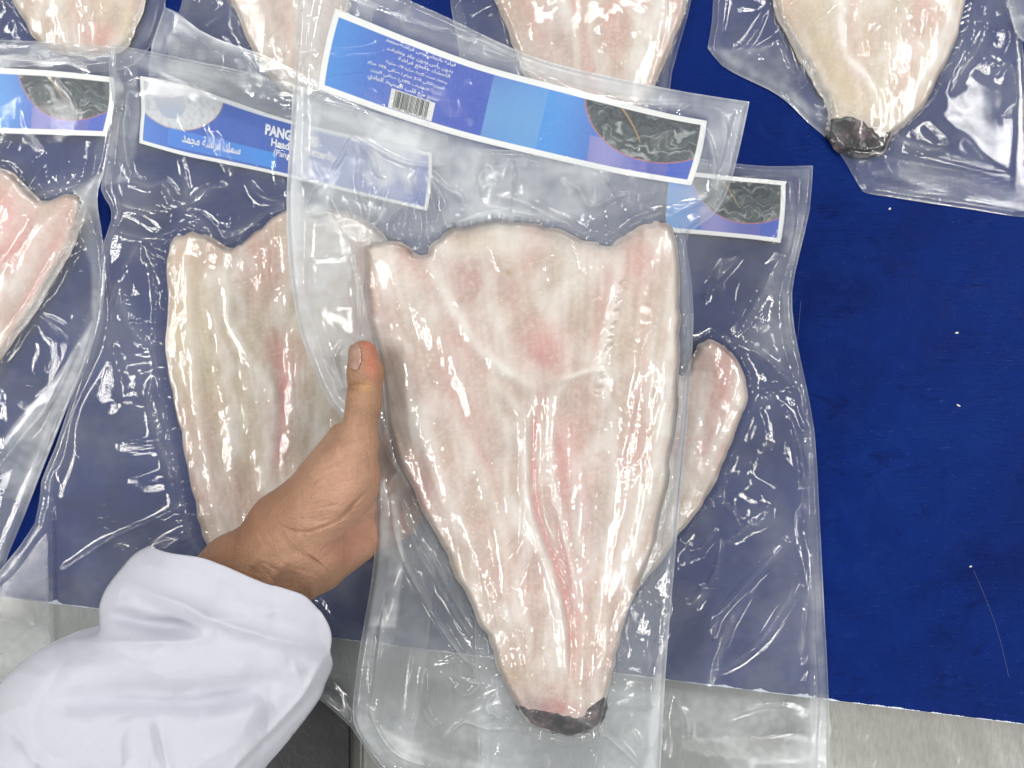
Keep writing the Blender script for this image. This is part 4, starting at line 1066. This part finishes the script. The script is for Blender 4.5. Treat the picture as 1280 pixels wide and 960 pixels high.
def C(a, b, ra, rb_, k=.006):
    """capsule between two measured points (px, py, z), radii in pixels at that depth"""
    A = P3(*a); B = P3(*b); return (A, B, ra*(CAM_H-a[2])/FPX, rb_*(CAM_H-b[2])/FPX, k)
zt = .142
caps = [
 C((140, 900, .090), (300, 716, .108), 62, 52, .006),           # forearm into the wrist
 C((285, 716, .116), (350, 668, .122), 32, 40, .010),
 C((340, 742, .108), (390, 690, .110), 40, 42, .010),
 C((318, 722, .112), (372, 676, .114), 46, 52, .010),
 C((360, 656, .124), (424, 606, .132), 44, 46, .012),           # ball of the thumb
 C((404, 632, .130), (436, 594, .136), 38, 34, .010),
 C((424, 606, .136), (446, 556, .143), 38, 24.5, .010),
 C((446, 556, .143), (455, 502, zt+.004), 23.5, 20.5, .006),        # thumb, two joints
 C((455, 502, zt+.004), (457, 466, zt+.006), 20.5, 21.5, .004),
 C((457, 466, zt+.006), (454, 444, zt+.005), 21.5, 18.5, .004),
 C((398, 702, .101), (430, 672, .088), 38, 36, .006),           # heel of the palm, running under the bag
 C((430, 670, .086), (490, 640, .064), 37, 37, .010),
 C((400, 664, .097), (434, 628, .088), 42, 38, .006),
 C((436, 624, .086), (500, 576, .069), 38, 36, .007),
 C((408, 592, .126), (428, 547, .130), 29, 19, .008),
]
# four fingers spread behind the bag, each with three bones
for (k, (ax_, ay, bx, by, cx_, cy_, dx_, dy_, r)) in enumerate([(505, 545, 550, 503, 580, 470, 600, 440, 19), (512, 562, 570, 538, 610, 514, 640, 494, 19.5), (512, 580, 570, 572, 610, 562, 640, 554, 18.5), (508, 594, 560, 602, 592, 604, 616, 604, 15)]):
    z0 = .080
    zz = lambda X_, Y_: min(z0, PH.z(*PH.at([(X_, Y_)])[0])-.012)
    caps += [C((ax_, ay, zz(ax_, ay)), (bx, by, zz(bx, by)-.001), r, r*.95, .004), C((bx, by, zz(bx, by)-.001), (cx_, cy_, zz(cx_, cy_)+.001), r*.95, r*.86, .002), C((cx_, cy_, zz(cx_, cy_)+.001), (dx_, dy_, zz(dx_, dy_)+.002), r*.86, r*.68, .002)]
allp = np.array([c[0] for c in caps]+[c[1] for c in caps]); rr = max(c[2] for c in caps)
lo = allp.min(0)-.03; hi = allp.max(0)+.03
lo[0] = max(lo[0], P3(200, 0, .11)[0]); lo[1] = max(lo[1], P3(0, 860, .11)[1])
V, F = sdf_mesh(caps, lo, hi, .00085)
# skin folds cut into the upper side
def pts_px(p, z): return np.array([P3(a, b_, z)[:2] for a, b_ in p])
up = V[:, 2] > .085
x, y = V[:, 0], V[:, 1]
folds = [([(468, 606), (452, 622), (436, 640), (414, 652), (388, 660), (366, 656), (352, 646)], 2.0, 1.4), ([(352, 648), (372, 680), (392, 700), (402, 722)], 2.4, 1.4), ([(368, 660), (386, 690), (404, 716), (402, 730)], 1.6, .9),
         ([(436, 478), (446, 481), (458, 480), (470, 483)], 1.5, .9), ([(434, 483), (446, 487), (456, 486)], 1.3, .8), ([(438, 472), (448, 475)], 1.2, .6), ([(430, 552), (445, 550), (468, 548)], 1.4, .5), ([(466, 560), (468, 590)], 2.0, .5),
         ([(396, 600), (420, 588), (444, 580)], 1.4, .35), ([(380, 616), (410, 612), (440, 606)], 1.3, .35), ([(376, 632), (404, 630), (436, 622)], 1.3, .35), ([(372, 644), (400, 642), (424, 636)], 1.2, .35),
         ([(412, 520), (424, 540), (436, 556)], 1.5, .7), ([(416, 512), (424, 526)], 1.2, .5), ([(338, 650), (346, 668), (362, 690), (376, 712)], 1.3, .5), ([(330, 660), (342, 684), (356, 704)], 1.1, .35),
         ([(400, 690), (430, 668), (460, 660)], 1.3, .5), ([(394, 704), (420, 690), (444, 692)], 1.2, .4), ([(420, 650), (446, 640), (468, 640)], 1.1, .4)]
for p, w, A in folds:
    q = catmull(pts_px(p, .135), 4, False)
    V[:, 2] -= np.where(up, stroke(x, y, q, w*.42/1000, 'soft')*A*.0014, 0)
rf = random.Random(8)
for k in range(46):     # fine flexion lines over the ball of the thumb and the wrist
    if k < 26:
        cx_, cy_, an, ln = rf.uniform(395, 450), rf.uniform(572, 648), rf.gauss(-8, 9), rf.uniform(9, 26)
    else:
        cx_, cy_, an, ln = rf.uniform(335, 395), rf.uniform(655, 725), rf.gauss(52, 14), rf.uniform(10, 26)
    ca, sa = math.cos(math.radians(an)), math.sin(math.radians(an))
    p = [(cx_-ca*ln, cy_-sa*ln+rf.uniform(-2, 2)), (cx_, cy_+rf.uniform(-1, 1)), (cx_+ca*ln, cy_+sa*ln+rf.uniform(-2, 2))]
    V[:, 2] -= np.where(up, stroke(x, y, catmull(pts_px(p, .135), 4, False), .00085, 'soft')*rf.uniform(.0002, .00045), 0)
# tendons in the wrist
for p, w, A in [([(300, 730), (322, 700), (346, 672)], 6, 1.2), ([(330, 742), (352, 712), (372, 690)], 5, 1.1)]:
    q = catmull(pts_px(p, .13), 4, False)
    V[:, 2] += np.where(up, stroke(x, y, q, w*.48/1000, 'soft')*A*.001, 0)
SK = srgb(158, 121, 94); SP = srgb(190, 148, 124); SR = srgb(226, 108, 98); SD = srgb(132, 88, 62)
pxv = V[:, 0]/(CAM_H-V[:, 2])*FPX+640; pyv = -V[:, 1]/(CAM_H-V[:, 2])*FPX+480
c = np.tile(SK, (len(V), 1))
def blob(cx_, cy_, rx, ry, ang=0):
    a = math.radians(ang); p = P3(cx_, cy_, .135); s_ = .00048
    dx = (V[:, 0]-p[0])/s_; dy = -(V[:, 1]-p[1])/s_
    u_ = dx*math.cos(a)+dy*math.sin(a); v_ = -dx*math.sin(a)+dy*math.cos(a)
    return np.exp(-((u_/rx)**2+(v_/ry)**2))
c = mixc(c, SP, blob(440, 600, 60, 70)*.8+blob(440, 680, 50, 40)*1.0+blob(350, 730, 60, 30, -40)*.6)
c = mixc(c, SR, blob(472, 456, 8, 20, -6)*.36+blob(466, 432, 10, 8)*.3)
c = mixc(c, srgb(200, 156, 104), blob(466, 484, 10, 6)*.6)
c = mixc(c, SR, blob(430, 690, 34, 24, -30)*.14)
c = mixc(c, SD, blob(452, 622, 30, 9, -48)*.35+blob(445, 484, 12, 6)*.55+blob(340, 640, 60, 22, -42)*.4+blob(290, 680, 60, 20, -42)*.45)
c = c*(1+.10*fbm(V[:, 0]*90, V[:, 1]*90, 61, 3)[:, None])
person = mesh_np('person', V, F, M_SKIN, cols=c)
tag(person, 'left hand and forearm in a loose white sleeve, holding the front bag', 'person')

# thumbnail, a curved plate on the outer side of the thumb tip
nl = []; nf = []
n1, n2 = 11, 9
for i in range(n1):
    for j in range(n2):
        a = (i/(n1-1))*2-1; b_ = (j/(n2-1))
        wid = 9.0*(1-.25*abs(b_*2-1)**2.5)
        px = 443.5+a*wid+1.5*b_; py = 432+b_*27-3.2*(1-a*a)*(1 if b_ < .5 else -1)*abs(b_*2-1)**2
        zz = zt+.005+.0100+.0018-.0040*(a+.25)**2 - .0032*max(0, -(a))-.0012*(1-b_)
        nl.append(P3(px, py, zz))
for i in range(n1-1):
    for j in range(n2-1):
        q = i*n2+j; nf.append((q, q+n2, q+n2+1, q+1))
nail_v = np.array(nl)
# seat it just proud of the skin
for i in range(len(nail_v)):
    dd = np.hypot(V[:, 0]-nail_v[i, 0], V[:, 1]-nail_v[i, 1])
    nail_v[i, 2] = max(V[dd < .0012, 2].max() if (dd < .0012).any() else 0, .143)+.0004
me_n = mesh_np('thumbnail', nail_v, np.array(nf)[:, ::-1], M_NAIL, person)

# sleeve: upper and lower cloth sheets open at the cuff
PS = Plane(.135)
so = catmull(PS.at([(186, 682), (186, 682), (206, 690), (228, 694), (252, 698), (276, 706), (304, 718), (332, 730), (352, 735), (378, 744), (396, 760), (410, 782), (414, 798), (413, 815), (416, 832), (408, 852), (400, 873), (378, 904), (352, 936), (330, 962), (300, 1010),
                    (240, 1120), (240, 1120), (-140, 1120), (-140, 1120), (-60, 960), (-20, 900), (0, 856), (30, 826), (60, 806), (90, 797), (122, 793), (124, 776), (124, 758), (132, 736), (150, 712), (168, 692)]), 4)
x, y, F, rim_ = region(so, .0011)
px_ = lambda a: catmull(PS.at(a), 4, False)
de = seg_dist(x, y, so, True)[0]
uu = PS.px()
cuff = px_([(186, 682), (252, 698), (332, 730), (378, 744), (410, 782), (416, 832)])
dc = seg_dist(x, y, cuff)[0]
lat1 = px_([(186, 682), (168, 692), (150, 712), (132, 736), (124, 758), (124, 776), (122, 793), (90, 797), (60, 806), (30, 826), (0, 856), (-20, 900), (-60, 960), (-140, 1120)])
lat2 = px_([(416, 832), (408, 852), (400, 873), (378, 904), (352, 936), (330, 962), (300, 1010), (240, 1120)])
dl = np.minimum(seg_dist(x, y, lat1)[0], seg_dist(x, y, lat2)[0])
rnd = lambda R: np.sqrt(np.clip(1-(1-np.clip(dl/R, 0, 1))**2, 0, 1))
prof = rnd(.034)
z = .106+.030*prof+.016*rnd(.06)
S_ = lambda p, w, k='soft': stroke(x, y, px_(p), w*uu, k)
z = z+.0065*S_([(151, 721), (180, 739), (223, 753), (266, 775), (323, 793), (359, 802), (408, 811)], 9, 'ridge')
z = z-.014*S_([(120, 775), (150, 770), (190, 778), (226, 784), (252, 784)], 12)-.005*S_([(150, 742), (200, 764), (240, 782)], 9)
z = z+.006*S_([(88, 800), (124, 801), (190, 803), (246, 799), (270, 788)], 9, 'ridge')
z = z-.0110*S_([(54, 880), (162, 872), (251, 874), (310, 862), (372, 846)], 17)
z = z+.0035*S_([(60, 840), (170, 832), (280, 830), (360, 826)], 26)
z = z-.0035*S_([(300, 800), (350, 822), (380, 834), (368, 850)], 12)
z = z+.0055*S_([(410, 813), (395, 840), (374, 875), (334, 919), (295, 958), (270, 990)], 5, 'ridge')
z = z-.0055*S_([(412, 840), (392, 868), (350, 910), (308, 950), (285, 985)], 6)
z = z-.0040*S_([(196, 896), (200, 925), (210, 960), (225, 1000)], 7)+.003*S_([(182, 890), (182, 925), (188, 965)], 12)
z = z+.004*S_([(250, 900), (300, 896), (340, 880)], 18)
z = z-.0040*S_([(0, 896), (24, 925), (48, 958), (70, 1000)], 7, 'ridge')+.005*S_([(80, 930), (120, 950), (140, 1000)], 26)
z = z-.0030*S_([(205, 705), (250, 722), (280, 742)], 7)+.0025*S_([(180, 704), (230, 716), (300, 742)], 7)+.002*S_([(272, 745), (310, 756), (370, 772)], 10)
z = z+.0036*fbm(x*24, y*24, 71, 2)+.0006*fbm(x*90, y*90, 72, 2)
z = z+.0024*ridged(x*15+y*9, y*22-x*6, 73, 3)**2-.0022*ridged(x*20-y*14, y*12+x*10, 74, 4)**2
zb = .100-.034*prof
zb = np.minimum(zb, z-.0012)
# rounded hem along the cuff
n = len(x)
kz = (CAM_H-z)/(CAM_H-.135)
x0_, y0_ = x, y
V2, F2 = solid(x*kz, y*kz, z, zb, F)
# leave the mouth open: drop the wall faces that lie along the cuff
nW = len(rim_loop(F)); wall = F2[-nW:]
dcw = seg_dist(np.concatenate([x0_, x0_])[wall[:, 0]], np.concatenate([y0_, y0_])[wall[:, 0]], cuff)[0]
nF = len(F); bot_ = F2[nF:2*nF]
xx2 = np.concatenate([x0_, x0_]); yy2 = np.concatenate([y0_, y0_])
dcb = seg_dist(xx2[bot_[:, 0]], yy2[bot_[:, 0]], cuff)[0]
F2 = np.concatenate([F2[:nF], bot_[dcb > .055], wall[dcw > .050]])
sl = mesh_np('sleeve', V2, F2, M_CLOTH, person)
md = sl.modifiers.new('cloth', 'SOLIDIFY'); md.thickness = .0009; md.offset = -1
sl['label'] = 'loose white cotton sleeve with a wide folded cuff'
